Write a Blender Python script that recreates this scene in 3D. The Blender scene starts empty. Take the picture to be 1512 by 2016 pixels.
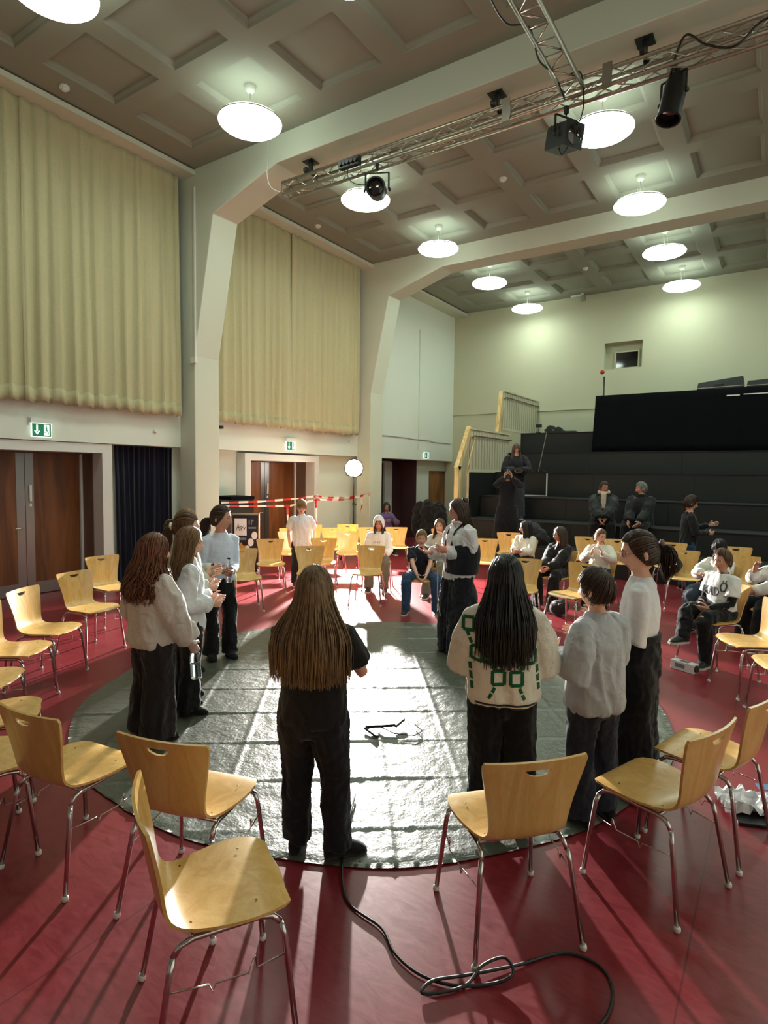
import bpy, bmesh, math, random
import numpy as np
from mathutils import Vector, Matrix, noise
from mathutils.bvhtree import BVHTree

random.seed(7)
rng = np.random.default_rng(7)
SC = bpy.context.scene
COL = SC.collection
PI = math.pi
R = math.radians

# ------------------------------------------------------------------ camera
# camera basis solved from the hall's straight edges (image 1512 x 2016)
FPX = 1172.3
cam_d = bpy.data.cameras.new('camera')
cam = bpy.data.objects.new('camera', cam_d)
COL.objects.link(cam)
_x = Vector((0.8330574878, 0.5530397587, 0.0127376350))
_u = Vector((-0.0462718198, 0.0467181916, 0.9978358228))
_f = Vector((-0.5512478034, 0.8318439973, -0.0645090954))
cam.matrix_world = Matrix(((_x.x, _u.x, -_f.x, 0), (_x.y, _u.y, -_f.y, 0), (_x.z, _u.z, -_f.z, 1.9), (0, 0, 0, 1)))
cam_d.sensor_fit = 'VERTICAL'
cam_d.sensor_height = 24.0
cam_d.lens = FPX * 24.0 / 2016.0
cam_d.clip_start = 0.05
cam_d.clip_end = 100
SC.camera = cam

# ------------------------------------------------------------------ world, exposure
w = bpy.data.worlds.new('world'); SC.world = w
w.use_nodes = True
w.node_tree.nodes['Background'].inputs[0].default_value = (0.55, 0.6, 0.7, 1)
w.node_tree.nodes['Background'].inputs[1].default_value = 0.05
SC.view_settings.view_transform = 'Standard'
SC.view_settings.look = 'None'
SC.view_settings.exposure = EXPOSURE = 0.78
SC.view_settings.gamma = 1.0
SC.view_settings.use_curve_mapping = False
LAMP_E = 15.0         # pendant diffuser radiance
STAGE_W = 8000.0      # stand lamp power
STAGE_POS = Vector((-8.02, 10.85, 2.02))

# ------------------------------------------------------------------ materials
def srgb(h):
    h = h.lstrip('#')
    c = [int(h[i:i + 2], 16) / 255 for i in (0, 2, 4)]
    return tuple(v / 12.92 if v <= .04045 else ((v + .055) / 1.055) ** 2.4 for v in c) + (1,)

class NT:
    def __init__(s, name):
        s.m = bpy.data.materials.new(name); s.m.use_nodes = True
        s.t = s.m.node_tree; s.n = s.t.nodes; s.b = s.n['Principled BSDF']
    def new(s, k, **kw):
        n = s.n.new(k)
        for a, v in kw.items(): setattr(n, a, v)
        return n
    def link(s, a, b): s.t.links.new(a, b)
    def set(s, **kw):
        for k, v in kw.items(): s.b.inputs[k.replace('_', ' ')].default_value = v

def mat(name, col, rough=.6, metal=0., var=0., vscale=8., bump=0., bscale=40., stretch=(1, 1, 1), spec=.5, sheen=0., detail=4.):
    """plain procedural material: colour, mottling by noise, fine relief by noise"""
    q = NT(name); c = srgb(col) if isinstance(col, str) else col
    q.set(Base_Color=c, Roughness=rough, Metallic=metal)
    q.b.inputs['Specular IOR Level'].default_value = spec
    if sheen: q.b.inputs['Sheen Weight'].default_value = sheen
    if var or bump:
        tc = q.new('ShaderNodeTexCoord'); mp = q.new('ShaderNodeMapping')
        mp.inputs['Scale'].default_value = stretch
        q.link(tc.outputs['Object'], mp.inputs[0])
        if var:
            nz = q.new('ShaderNodeTexNoise'); nz.inputs['Scale'].default_value = vscale; nz.inputs['Detail'].default_value = detail
            q.link(mp.outputs[0], nz.inputs['Vector'])
            mx = q.new('ShaderNodeMix', data_type='RGBA')
            mx.inputs[6].default_value = tuple(v * (1 - var) for v in c[:3]) + (1,)
            mx.inputs[7].default_value = tuple(min(1, v * (1 + var)) for v in c[:3]) + (1,)
            q.link(nz.outputs['Fac'], mx.inputs[0]); q.link(mx.outputs[2], q.b.inputs['Base Color'])
        if bump:
            nb = q.new('ShaderNodeTexNoise'); nb.inputs['Scale'].default_value = bscale; nb.inputs['Detail'].default_value = 5
            q.link(mp.outputs[0], nb.inputs['Vector'])
            bp = q.new('ShaderNodeBump'); bp.inputs['Strength'].default_value = min(1, bump); bp.inputs['Distance'].default_value = .01
            q.link(nb.outputs['Fac'], bp.inputs['Height']); q.link(bp.outputs[0], q.b.inputs['Normal'])
    return q.m

def wood(name, c1, c2, c3, axis=2, scale=1., rough=.35, coat=.0, rings=9.):
    q = NT(name)
    tc = q.new('ShaderNodeTexCoord'); mp = q.new('ShaderNodeMapping')
    s = [rings * scale] * 3; s[axis] = .55 * scale
    mp.inputs['Scale'].default_value = s
    q.link(tc.outputs['Object'], mp.inputs[0])
    info = q.new('ShaderNodeObjectInfo')
    add = q.new('ShaderNodeVectorMath', operation='MULTIPLY_ADD')
    add.inputs[1].default_value = (1, 1, 1)
    sc = q.new('ShaderNodeVectorMath', operation='SCALE'); sc.inputs[0].default_value = (9, 7, 5)
    q.link(info.outputs['Random'], sc.inputs['Scale'])
    q.link(mp.outputs[0], add.inputs[0]); q.link(sc.outputs[0], add.inputs[2])
    nz = q.new('ShaderNodeTexNoise'); nz.inputs['Scale'].default_value = 1.0; nz.inputs['Detail'].default_value = 3; nz.inputs['Distortion'].default_value = .6
    q.link(add.outputs[0], nz.inputs['Vector'])
    m2 = q.new('ShaderNodeMath', operation='MULTIPLY'); m2.inputs[1].default_value = 7
    fr = q.new('ShaderNodeMath', operation='PINGPONG'); fr.inputs[1].default_value = 1
    q.link(nz.outputs['Fac'], m2.inputs[0]); q.link(m2.outputs[0], fr.inputs[0])
    rp = q.new('ShaderNodeValToRGB')
    e = rp.color_ramp.elements
    e[0].color = srgb(c1); e[1].color = srgb(c3); e[0].position = .0; e[1].position = 1
    mid = rp.color_ramp.elements.new(.55); mid.color = srgb(c2)
    q.link(fr.outputs[0], rp.inputs[0]); 
    # fine pores along the grain
    mp2 = q.new('ShaderNodeMapping'); s2 = [160 * scale] * 3; s2[axis] = 6 * scale
    mp2.inputs['Scale'].default_value = s2; q.link(tc.outputs['Object'], mp2.inputs[0])
    n2 = q.new('ShaderNodeTexNoise'); n2.inputs['Scale'].default_value = 1; n2.inputs['Detail'].default_value = 2
    q.link(mp2.outputs[0], n2.inputs['Vector'])
    mx = q.new('ShaderNodeMix', data_type='RGBA', blend_type='MULTIPLY'); mx.inputs[0].default_value = .35
    q.link(rp.outputs[0], mx.inputs[6]); q.link(n2.outputs['Color'], mx.inputs[7])
    g = q.new('ShaderNodeHueSaturation'); g.inputs['Saturation'].default_value = 1.0; g.inputs['Value'].default_value = 1.15
    q.link(mx.outputs[2], g.inputs['Color'])
    q.link(g.outputs[0], q.b.inputs['Base Color'])
    q.set(Roughness=rough); q.b.inputs['Coat Weight'].default_value = coat; q.b.inputs['Coat Roughness'].default_value = .2
    return q.m

def emis(name, col, e, rough=.4):
    q = NT(name); c = srgb(col)
    q.set(Base_Color=c, Roughness=rough)
    q.b.inputs['Emission Color'].default_value = c
    q.b.inputs['Emission Strength'].default_value = e
    return q.m

def hairmat(name, dark, light, rough=.38):
    q = NT(name)
    tc = q.new('ShaderNodeTexCoord'); mp = q.new('ShaderNodeMapping'); mp.inputs['Scale'].default_value = (60, 60, 5)
    q.link(tc.outputs['Object'], mp.inputs[0])
    nz = q.new('ShaderNodeTexNoise'); nz.inputs['Scale'].default_value = 1; nz.inputs['Detail'].default_value = 3
    q.link(mp.outputs[0], nz.inputs['Vector'])
    rp = q.new('ShaderNodeValToRGB'); rp.color_ramp.elements[0].position = .3; rp.color_ramp.elements[1].position = .7
    rp.color_ramp.elements[0].color = srgb(dark); rp.color_ramp.elements[1].color = srgb(light)
    q.link(nz.outputs['Fac'], rp.inputs[0]); q.link(rp.outputs[0], q.b.inputs['Base Color'])
    q.set(Roughness=rough); q.b.inputs['Specular IOR Level'].default_value = .6
    tr = q.new('ShaderNodeBsdfTranslucent'); q.link(rp.outputs[0], tr.inputs[0])
    ms = q.new('ShaderNodeMixShader'); ms.inputs[0].default_value = .25
    out = q.n['Material Output']
    q.link(q.b.outputs[0], ms.inputs[1]); q.link(tr.outputs[0], ms.inputs[2]); q.link(ms.outputs[0], out.inputs[0])
    return q.m

def cloth(name, col, rough=.85, var=.08, fold=.5, fscale=9., knit=0.):
    """fabric: soft folds plus weave relief"""
    q = NT(name); c = srgb(col)
    q.set(Roughness=rough); q.b.inputs['Specular IOR Level'].default_value = .2
    q.b.inputs['Sheen Weight'].default_value = .15
    tc = q.new('ShaderNodeTexCoord')
    nz = q.new('ShaderNodeTexNoise'); nz.inputs['Scale'].default_value = 30
    q.link(tc.outputs['Object'], nz.inputs['Vector'])
    mx = q.new('ShaderNodeMix', data_type='RGBA')
    mx.inputs[6].default_value = tuple(v * (1 - var) for v in c[:3]) + (1,)
    mx.inputs[7].default_value = tuple(min(1, v * (1 + var)) for v in c[:3]) + (1,)
    q.link(nz.outputs['Fac'], mx.inputs[0]); q.link(mx.outputs[2], q.b.inputs['Base Color'])
    n1 = q.new('ShaderNodeTexNoise'); n1.inputs['Scale'].default_value = fscale; n1.inputs['Detail'].default_value = 2; n1.inputs['Distortion'].default_value = .8
    q.link(tc.outputs['Object'], n1.inputs['Vector'])
    b1 = q.new('ShaderNodeBump'); b1.inputs['Strength'].default_value = fold; b1.inputs['Distance'].default_value = .03
    q.link(n1.outputs['Fac'], b1.inputs['Height'])
    n2 = q.new('ShaderNodeTexNoise'); n2.inputs['Scale'].default_value = 260 if not knit else 130
    q.link(tc.outputs['Object'], n2.inputs['Vector'])
    b2 = q.new('ShaderNodeBump'); b2.inputs['Strength'].default_value = .25 + knit; b2.inputs['Distance'].default_value = .004
    q.link(n2.outputs['Fac'], b2.inputs['Height']); q.link(b1.outputs[0], b2.inputs['Normal']); q.link(b2.outputs[0], q.b.inputs['Normal'])
    return q.m

def skinmat(name, col):
    m = mat(name, col, rough=.5, var=.08, vscale=14, bump=.05, bscale=180, spec=.4)
    b = m.node_tree.nodes['Principled BSDF']
    b.inputs['Subsurface Weight'].default_value = .12
    b.inputs['Subsurface Radius'].default_value = (.012, .005, .003)
    return m

M = {}
M['plaster'] = mat('white plaster', '#d8ddd2', .85, var=.03, vscale=1.2, bump=.06, bscale=60)
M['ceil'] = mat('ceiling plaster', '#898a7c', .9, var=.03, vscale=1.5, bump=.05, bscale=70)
M['frame'] = mat('painted concrete frame', '#c8ccbb', .8, var=.03, vscale=1.5, bump=.06, bscale=50)
M['whitepaint'] = mat('white gloss paint', '#d3d3cf', .4)
M['backwall'] = mat('pale back wall plaster', '#b9baa0', .85, var=.03, vscale=1., bump=.05, bscale=60)
M['doorwood'] = wood('dark door veneer', '#5a3117', '#74431f', '#814d27', axis=2, scale=.8, rough=.4, rings=5)
M['beech'] = wood('lacquered beech ply', '#d0a35c', '#d8ad66', '#dfb774', axis=2, scale=1., rough=.3, coat=.25, rings=9)
M['ply'] = mat('plywood edge', '#c39a62', .5, var=.15, vscale=90, stretch=(1, 1, 3))
M['pine'] = wood('raw pine', '#c9a868', '#ddc48c', '#e6d3a2', axis=2, scale=1.2, rough=.6, rings=7)
M['chrome'] = mat('chromed steel', '#c9c6c4', .12, 1.)
M['steel'] = mat('brushed steel plate', '#8b8b90', .35, 1., bump=.05, bscale=200, stretch=(1, 1, .05))
M['alu'] = mat('aluminium tube', '#b8b2a6', .35, 1.)
M['black'] = mat('matt black metal', '#121212', .45)
M['blackcloth'] = mat('black molton cloth', '#0c0d10', .95, var=.2, vscale=5, bump=.15, bscale=120, spec=.1)
M['blackply'] = mat('black painted riser board', '#101112', .6, var=.15, vscale=2.5, bump=.04, bscale=60)
M['carpet'] = mat('black riser carpet', '#0d0e0f', .95, bump=.2, bscale=300)
M['plastic'] = mat('white plastic glide', '#d8d6d0', .4)
M['rubber'] = mat('black cable rubber', '#15110f', .45)
M['glassdark'] = mat('dark window pane', '#050505', .06, spec=.6)
M['red'] = mat('red plastic', '#b02018', .4)
M['white'] = mat('white plastic casing', '#d9dbd6', .45)
M['green'] = emis('exit sign green', '#0f6f4c', .35)
M['signwhite'] = emis('exit sign white', '#e8f2ea', .6)
# ------------------------------------------------------------------ mesh helpers
class MB:
    def __init__(s): s.v = []; s.f = []; s.m = []
    def add(s, vs, fs, mi=0):
        o = len(s.v); s.v.extend([tuple(p) for p in vs])
        s.f.extend([tuple(i + o for i in f) for f in fs]); s.m.extend([mi] * len(fs)); return s
    def box(s, a, b, mi=0):
        x0, y0, z0 = a; x1, y1, z1 = b
        s.add([(x0, y0, z0), (x1, y0, z0), (x1, y1, z0), (x0, y1, z0), (x0, y0, z1), (x1, y0, z1), (x1, y1, z1), (x0, y1, z1)],
              [(0, 3, 2, 1), (4, 5, 6, 7), (0, 1, 5, 4), (1, 2, 6, 5), (2, 3, 7, 6), (3, 0, 4, 7)], mi); return s
    def bar(s, a, b, wx, wz, up=(0, 0, 1), mi=0):
        """square bar from a to b"""
        a = Vector(a); b = Vector(b); d = (b - a).normalized(); u = Vector(up)
        x = d.cross(u)
        if x.length < 1e-4: x = d.cross(Vector((1, 0, 0)))
        x.normalize(); u = x.cross(d)
        x *= wx / 2; u *= wz / 2
        vs = [a - x - u, a + x - u, a + x + u, a - x + u, b - x - u, b + x - u, b + x + u, b - x + u]
        s.add(vs, [(0, 3, 2, 1), (4, 5, 6, 7), (0, 1, 5, 4), (1, 2, 6, 5), (2, 3, 7, 6), (3, 0, 4, 7)], mi); return s
    def tube(s, pts, r, n=8, mi=0, caps=True, flat=1., side=None, round_ends=False):
        """tube along a path with a radius (or radii); flat squashes it across `side`"""
        P = [Vector(p) for p in pts]; k = len(P)
        rr = list(r) if hasattr(r, '__len__') else [r] * k
        if round_ends:
            d0 = (P[0] - P[1]).normalized(); d1 = (P[-1] - P[-2]).normalized()
            P = [P[0] + d0 * rr[0] * .8, P[0] + d0 * rr[0] * .45] + P + [P[-1] + d1 * rr[-1] * .45, P[-1] + d1 * rr[-1] * .8]
            rr = [rr[0] * .35, rr[0] * .85] + rr + [rr[-1] * .85, rr[-1] * .35]; k = len(P)
        T = []
        for i in range(k):
            t = P[min(i + 1, k - 1)] - P[max(i - 1, 0)]
            T.append(t.normalized() if t.length > 1e-9 else Vector((0, 0, 1)))
        u = Vector(side) if side is not None else Vector((0, 0, 1))
        if abs(T[0].dot(u)) > .95: u = Vector((1, 0, 0)) if abs(T[0].x) < .9 else Vector((0, 1, 0))
        o = len(s.v)
        for i in range(k):
            x = u - T[i] * u.dot(T[i])
            if x.length < 1e-6: x = T[i].orthogonal()
            x.normalize(); y = T[i].cross(x)
            if side is None: u = x
            for j in range(n):
                a = 2 * PI * j / n
                s.v.append(tuple(P[i] + x * (math.cos(a) * rr[i] * flat) + y * (math.sin(a) * rr[i])))
        for i in range(k - 1):
            for j in range(n):
                j2 = (j + 1) % n
                s.f.append((o + i * n + j, o + i * n + j2, o + (i + 1) * n + j2, o + (i + 1) * n + j)); s.m.append(mi)
        if caps:
            s.f.append(tuple(o + j for j in reversed(range(n)))); s.f.append(tuple(o + (k - 1) * n + j for j in range(n))); s.m += [mi, mi]
        return s
    def loft(s, rings, mi=0, caps=True):
        n = len(rings[0]); o = len(s.v)
        for r_ in rings: s.v.extend([tuple(p) for p in r_])
        for i in range(len(rings) - 1):
            for j in range(n):
                j2 = (j + 1) % n
                s.f.append((o + i * n + j, o + i * n + j2, o + (i + 1) * n + j2, o + (i + 1) * n + j)); s.m.append(mi)
        if caps:
            s.f.append(tuple(o + j for j in reversed(range(n)))); s.f.append(tuple(o + (len(rings) - 1) * n + j for j in range(n))); s.m += [mi, mi]
        return s
    def lathe(s, prof, n=24, c=(0, 0, 0), axis='z', mi=0, caps=True):
        rings = []
        for r_, z in prof:
            ring = []
            for j in range(n):
                a = 2 * PI * j / n; p = (r_ * math.cos(a), r_ * math.sin(a), z)
                if axis == 'y': p = (p[0], -p[2], p[1])
                if axis == 'x': p = (p[2], p[1], -p[0])
                ring.append((p[0] + c[0], p[1] + c[1], p[2] + c[2]))
            rings.append(ring)
        return s.loft(rings, mi, caps)
    def ball(s, c, r, n=10, m=7, mi=0):
        rr = r if hasattr(r, '__len__') else (r, r, r)
        rings = []
        for i in range(m + 1):
            t = .12 + (PI - .24) * i / m
            rings.append([(c[0] + rr[0] * math.sin(t) * math.cos(2 * PI * j / n), c[1] + rr[1] * math.sin(t) * math.sin(2 * PI * j / n), c[2] - rr[2] * math.cos(t)) for j in range(n)])
        return s.loft(rings, mi)
    def poly(s, pts, t, nrm, mi=0):
        """extruded polygon: thickness t along nrm"""
        n = Vector(nrm).normalized() * t; k = len(pts)
        vs = [Vector(p) for p in pts] + [Vector(p) + n for p in pts]
        fs = [tuple(reversed(range(k))), tuple(range(k, 2 * k))] + [(i, (i + 1) % k, (i + 1) % k + k, i + k) for i in range(k)]
        return s.add(vs, fs, mi)
    def xf(s, mtx):
        s.v = [tuple(mtx @ Vector(p)) for p in s.v]; return s
    def mesh(s, name, mats, smooth=False):
        me = bpy.data.meshes.new(name); me.from_pydata(s.v, [], s.f)
        for m_ in (mats if isinstance(mats, (list, tuple)) else [mats]): me.materials.append(m_)
        me.polygons.foreach_set('material_index', s.m)
        if smooth: me.polygons.foreach_set('use_smooth', [True] * len(me.polygons))
        me.update(); return me

def obj(name, data, mats=None, parent=None, smooth=False, auto=None):
    if isinstance(data, MB): data = data.mesh(name, mats, smooth)
    o = bpy.data.objects.new(name, data); COL.objects.link(o)
    if parent is not None: o.parent = parent
    if auto is not None:
        try: data.shade_smooth_by_angle if False else None
        except Exception: pass
        md = o.modifiers.new('edge', 'EDGE_SPLIT'); md.split_angle = R(auto)
        data.polygons.foreach_set('use_smooth', [True] * len(data.polygons))
    return o
def tag(o, label, cat, group=None, kind=None):
    o['label'] = label; o['category'] = cat
    if group: o['group'] = group
    if kind: o['kind'] = kind
    return o
def thing(name, label, cat, loc=(0, 0, 0), rz=0, group=None, kind=None):
    o = bpy.data.objects.new(name, None); COL.objects.link(o); o.empty_display_size = .1
    o.location = loc; o.rotation_euler = (0, 0, rz)
    return tag(o, label, cat, group, kind)
def struct(name, data, mats=None, label=None, smooth=False, auto=None):
    o = obj(name, data, mats, None, smooth, auto); o['kind'] = 'structure'
    if label: o['label'] = label
    return o
def bevel(o, wd=.004, seg=2):
    b = o.modifiers.new('bevel', 'BEVEL'); b.width = wd; b.segments = seg; b.limit_method = 'ANGLE'; return o
def copy_tree(o, parent=None):
    c = o.copy(); COL.objects.link(c); c.parent = parent
    for ch in o.children: copy_tree(ch, c)
    return c
BK = bpy.data.scenes.new('workbench')          # scratch scene so that unions do not re-evaluate the hall
def evaluated(o):
    vl = BK.view_layers[0]; vl.update(); dg = vl.depsgraph
    return bpy.data.meshes.new_from_object(o.evaluated_get(dg))
def bake(mb_or_mesh, voxel, smooth=6, disp=None, dscale=.15, mats=None, name='m'):
    """union overlapping closed shapes into one continuous surface"""
    me = mb_or_mesh.mesh(name, mats or []) if isinstance(mb_or_mesh, MB) else mb_or_mesh
    o = bpy.data.objects.new('tmp', me); BK.collection.objects.link(o)
    r_ = o.modifiers.new('r', 'REMESH'); r_.mode = 'VOXEL'; r_.voxel_size = voxel; r_.use_smooth_shade = True
    if smooth:
        sm = o.modifiers.new('s', 'SMOOTH'); sm.factor = .5; sm.iterations = smooth
    out = evaluated(o)
    bpy.data.objects.remove(o); bpy.data.meshes.remove(me)
    out.polygons.foreach_set('use_smooth', [True] * len(out.polygons))
    if mats:
        out.materials.clear()
        for m_ in mats: out.materials.append(m_)
    return out
def fold(me, amp, scale=(14, 14, 5), seed=0, lo=None):
    """cloth folds pushed along the normals"""
    off = Vector((seed * 3.1, seed * 1.7, seed * 2.3))
    nz = noise.noise; n = len(me.vertices)
    co = np.empty(n * 3, np.float32); no = np.empty(n * 3, np.float32)
    me.vertices.foreach_get('co', co); me.vertex_normals.foreach_get('vector', no)
    co = co.reshape(-1, 3); no = no.reshape(-1, 3); P_ = (co * np.array(scale, np.float32) + np.array(off, np.float32)).tolist()
    d = np.array([.55 - 2 * abs(nz((x + nz((x * .5, y * .5, z * .5)) * 1.2, y, z))) for x, y, z in P_], np.float32)
    me.vertices.foreach_set('co', (co + no * (amp * d)[:, None]).ravel())
    me.update()
# ------------------------------------------------------------------ the hall
XL, XR, YB, YF, ZC = -8.736, 4.36, 17.08, -4.0, 6.89
XC = (XL + XR) / 2
FRAMES = [(1.47, 1.99), (6.735, 7.26), (11.96, 12.48)]

def floor_mat():
    q = NT('red linoleum')
    tc = q.new('ShaderNodeTexCoord')
    mp = q.new('ShaderNodeMapping'); mp.inputs['Rotation'].default_value = (0, 0, R(33)); mp.inputs['Scale'].default_value = (1.6, 4.5, 1)
    q.link(tc.outputs['Object'], mp.inputs[0])
    n1 = q.new('ShaderNodeTexNoise'); n1.inputs['Scale'].default_value = 5; n1.inputs['Detail'].default_value = 9; n1.inputs['Roughness'].default_value = .7; n1.inputs['Distortion'].default_value = 1.5
    q.link(mp.outputs[0], n1.inputs['Vector'])
    rp = q.new('ShaderNodeValToRGB'); e = rp.color_ramp.elements
    e[0].position = .3; e[0].color = srgb('#771d26'); e[1].position = .72; e[1].color = srgb('#943038')
    q.link(n1.outputs['Fac'], rp.inputs[0])
    n2 = q.new('ShaderNodeTexNoise'); n2.inputs['Scale'].default_value = .7; n2.inputs['Detail'].default_value = 3
    q.link(tc.outputs['Object'], n2.inputs['Vector'])
    mx = q.new('ShaderNodeMix', data_type='RGBA', blend_type='MULTIPLY'); mx.inputs[0].default_value = .35
    q.link(rp.outputs[0], mx.inputs[6]); q.link(n2.outputs['Fac'], mx.inputs[7])
    # welded seams between the linoleum sheets, two metres apart
    sx = q.new('ShaderNodeSeparateXYZ'); q.link(tc.outputs['Object'], sx.inputs[0])
    def seam(sock, per, off):
        a = q.new('ShaderNodeMath', operation='ADD'); a.inputs[1].default_value = off; q.link(sock, a.inputs[0])
        p = q.new('ShaderNodeMath', operation='PINGPONG'); p.inputs[1].default_value = per / 2; q.link(a.outputs[0], p.inputs[0])
        l = q.new('ShaderNodeMath', operation='LESS_THAN'); l.inputs[1].default_value = .0035; q.link(p.outputs[0], l.inputs[0]); return l
    a = seam(sx.outputs['X'], 2.0, .22); b = seam(sx.outputs['Y'], 4.0, .4)
    mxm = q.new('ShaderNodeMath', operation='MAXIMUM'); q.link(a.outputs[0], mxm.inputs[0]); q.link(b.outputs[0], mxm.inputs[1])
    m3 = q.new('ShaderNodeMix', data_type='RGBA'); m3.inputs[7].default_value = srgb('#5d1a20')
    q.link(mxm.outputs[0], m3.inputs[0]); q.link(mx.outputs[2], m3.inputs[6]); q.link(m3.outputs[2], q.b.inputs['Base Color'])
    rr = q.new('ShaderNodeMapRange'); rr.inputs[3].default_value = .24; rr.inputs[4].default_value = .42
    q.link(n1.outputs['Fac'], rr.inputs[0]); q.link(rr.outputs[0], q.b.inputs['Roughness'])
    bp = q.new('ShaderNodeBump'); bp.inputs['Strength'].default_value = .12; bp.inputs['Distance'].default_value = .002
    q.link(n1.outputs['Fac'], bp.inputs['Height']); q.link(bp.outputs[0], q.b.inputs['Normal'])
    return q.m
M['floor'] = floor_mat()
struct('floor', MB().box((-10.2, YF, -.12), (XR, YB, 0)), M['floor'], 'red mottled linoleum floor of the hall')

# ceiling with recessed coffers
CX = [-7.33 + 1.285 * i for i in range(9)]
ROWS = [3.23 - 1.285 * 4, 3.23 - 1.285 * 3, 3.23 - 1.285 * 2, 3.23, 4.515, 5.80, 8.43, 9.72, 11.0, 13.59, 14.87, 16.15]
HS = .485
cm = MB()
xs = [XL - .1] + [v for c in CX for v in (c - HS, c + HS)] + [XR]
ys = [YF] + [v for c in ROWS for v in (c - HS, c + HS)] + [YB]
for i in range(len(xs) - 1):
    for j in range(len(ys) - 1):
        if i % 2 == 1 and j % 2 == 1: continue
        cm.add([(xs[i], ys[j], ZC), (xs[i + 1], ys[j], ZC), (xs[i + 1], ys[j + 1], ZC), (xs[i], ys[j + 1], ZC)], [(0, 3, 2, 1)])
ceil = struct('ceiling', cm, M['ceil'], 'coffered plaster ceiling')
cf = MB()
def sq(h, z): return [(-h, -h, z), (h, -h, z), (h, h, z), (-h, h, z)]
cf.loft([sq(HS, 0), sq(HS - .012, .03), sq(HS - .05, .055), sq(HS - .055, .075)], caps=False)
k = len(cf.v); cf.v += sq(HS - .055, .075); cf.f.append((k, k + 3, k + 2, k + 1)); cf.m.append(0)
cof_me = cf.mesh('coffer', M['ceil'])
for x in CX:
    for y in ROWS:
        if y < 2.5 and y > -3: continue
        o = obj('coffer', cof_me, parent=ceil); o.location = (x, y, ZC)
for y in ROWS:
    if -3 < y < 2.5:
        for x in CX:
            o = obj('coffer', cof_me, parent=ceil); o.location = (x, y, ZC)
struct('trim_1', MB().box((XL - .05, YF, 6.79), (-8.30, YB, 6.865)).box((XL - .05, YF, 6.865), (-8.42, YB, 6.895)), M['frame'], 'plaster cornice shelf above the curtains')

for i, (a, b) in enumerate(FRAMES):
    pts = [(-8.76, 0), (-8.35, 0), (-8.35, 3.85), (-7.87, 6.08), (-6.47, 6.5)]
    pr = [(2 * XC - x, z) for x, z in reversed(pts)]
    ring = pts + pr + [(XR + .02, 7.0), (-8.76, 7.0)]
    o = struct('portal_frame', MB().poly([(x, a, z) for x, z in ring], b - a, (0, 1, 0)), M['frame'],
           ['white concrete portal frame overhead behind the camera', 'white concrete portal frame carrying the lighting truss', 'white concrete portal frame nearest the back wall'][i])
    bevel(o, .012, 2)

wl = MB()
# bays one and two: upper window wall, spandrel, lower wall; bay three flush
for (a, b) in ((YF, 6.735), (7.26, 11.96)):
    wl.box((-9.1, a, 2.95), (-8.86, b, 6.95))
    wl.box((-9.1, a, 2.31), (XL, b, 2.95))
wl.box((-9.1, 6.735, 2.31), (-8.76, 7.26, 6.95)).box((-9.1, 11.96, 2.31), (-8.76, 12.48, 6.95))
wl.box((-9.1, 12.48, 2.31), (XL, YB, 6.95))
XW = -9.0
def lower(a, b, z0=0, z1=2.31): wl.box((XW - .3, a, z0), (XW, b, z1))
lower(6.735, 7.26); lower(11.96, 12.48); lower(YF, 3.40); lower(5.47, 6.735); lower(3.40, 5.47, 2.2)
lower(7.26, 8.25); lower(10.52, 11.96); lower(8.25, 10.52, 2.2)
lower(12.48, 13.18); lower(15.30, 16.05); lower(13.18, 15.30, 2.28); lower(16.05, 17.08, 2.0)
wl.box((-10.2, YF, 0), (-10.1, YB, 3))
struct('wall_left', wl, M['plaster'], 'white long wall with spandrels and door recesses')

M['fillcut'] = mat('unseen wall darkened to cut fill', '#655d58', .9)  # tone of the unseen front wall, darkened to cut bounce from behind the camera
# back wall with a recessed window
bw = MB(); wx0, wx1, wz0, wz1 = -4.16, -3.19, 4.81, 5.52
bw.box((-10.2, YB, 0), (wx0, YB + .3, 7.1)).box((wx1, YB, 0), (XR + .1, YB + .3, 7.1)).box((wx0, YB, 0), (wx1, YB + .3, wz0)).box((wx0, YB, wz1), (wx1, YB + .3, 7.1)).box((wx0, YB + .26, wz0), (wx1, YB + .3, wz1))
struct('wall_back', bw, M['backwall'], 'pale back wall behind the tribune')
struct('wall_right', MB().box((XR, YF, 0), (XR + .2, YB, 7.1)), M['plaster'], 'plain white wall opposite the curtains')
struct('wall_front', MB().box((-10.2, YF - .2, 0), (XR + .2, YF, 7.1)), M['fillcut'], 'unseen wall behind the camera, darkened to cut bounce light')
win = thing('window_1', 'small dark window set in a deep reveal high on the back wall', 'window', (0, 0, 0), kind='structure')
obj('window_frame', MB().box((-3.93, YB + .2, 4.815), (-3.29, YB + .255, 4.86)).box((-3.93, YB + .2, 5.27), (-3.29, YB + .255, 5.31)).box((-3.93, YB + .2, 4.86), (-3.89, YB + .255, 5.27)).box((-3.33, YB + .2, 4.86), (-3.29, YB + .255, 5.27)), M['backwall'], win)
obj('pane', MB().box((-3.89, YB + .225, 4.86), (-3.33, YB + .24, 5.27)), M['glassdark'], win)
tr = struct('trim_2', MB().box((XL, YB - .03, 3.76), (-3.6, YB, 3.785)), M['backwall'], 'thin conduit along the back wall')
struct('trim_3', MB().box((XL, 14.9, 2.6), (XL + .02, 14.925, 6.0)), M['frame'], 'thin vertical conduit on the far end of the long wall')
struct('trim_4', MB().box((-8.33, 6.71, 3.82), (-8.30, 6.735, 6.6)).box((-8.4, 6.69, 3.72), (-8.28, 6.735, 3.82)), M['white'], 'white cable duct and socket on the side of the portal frame')

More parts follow.
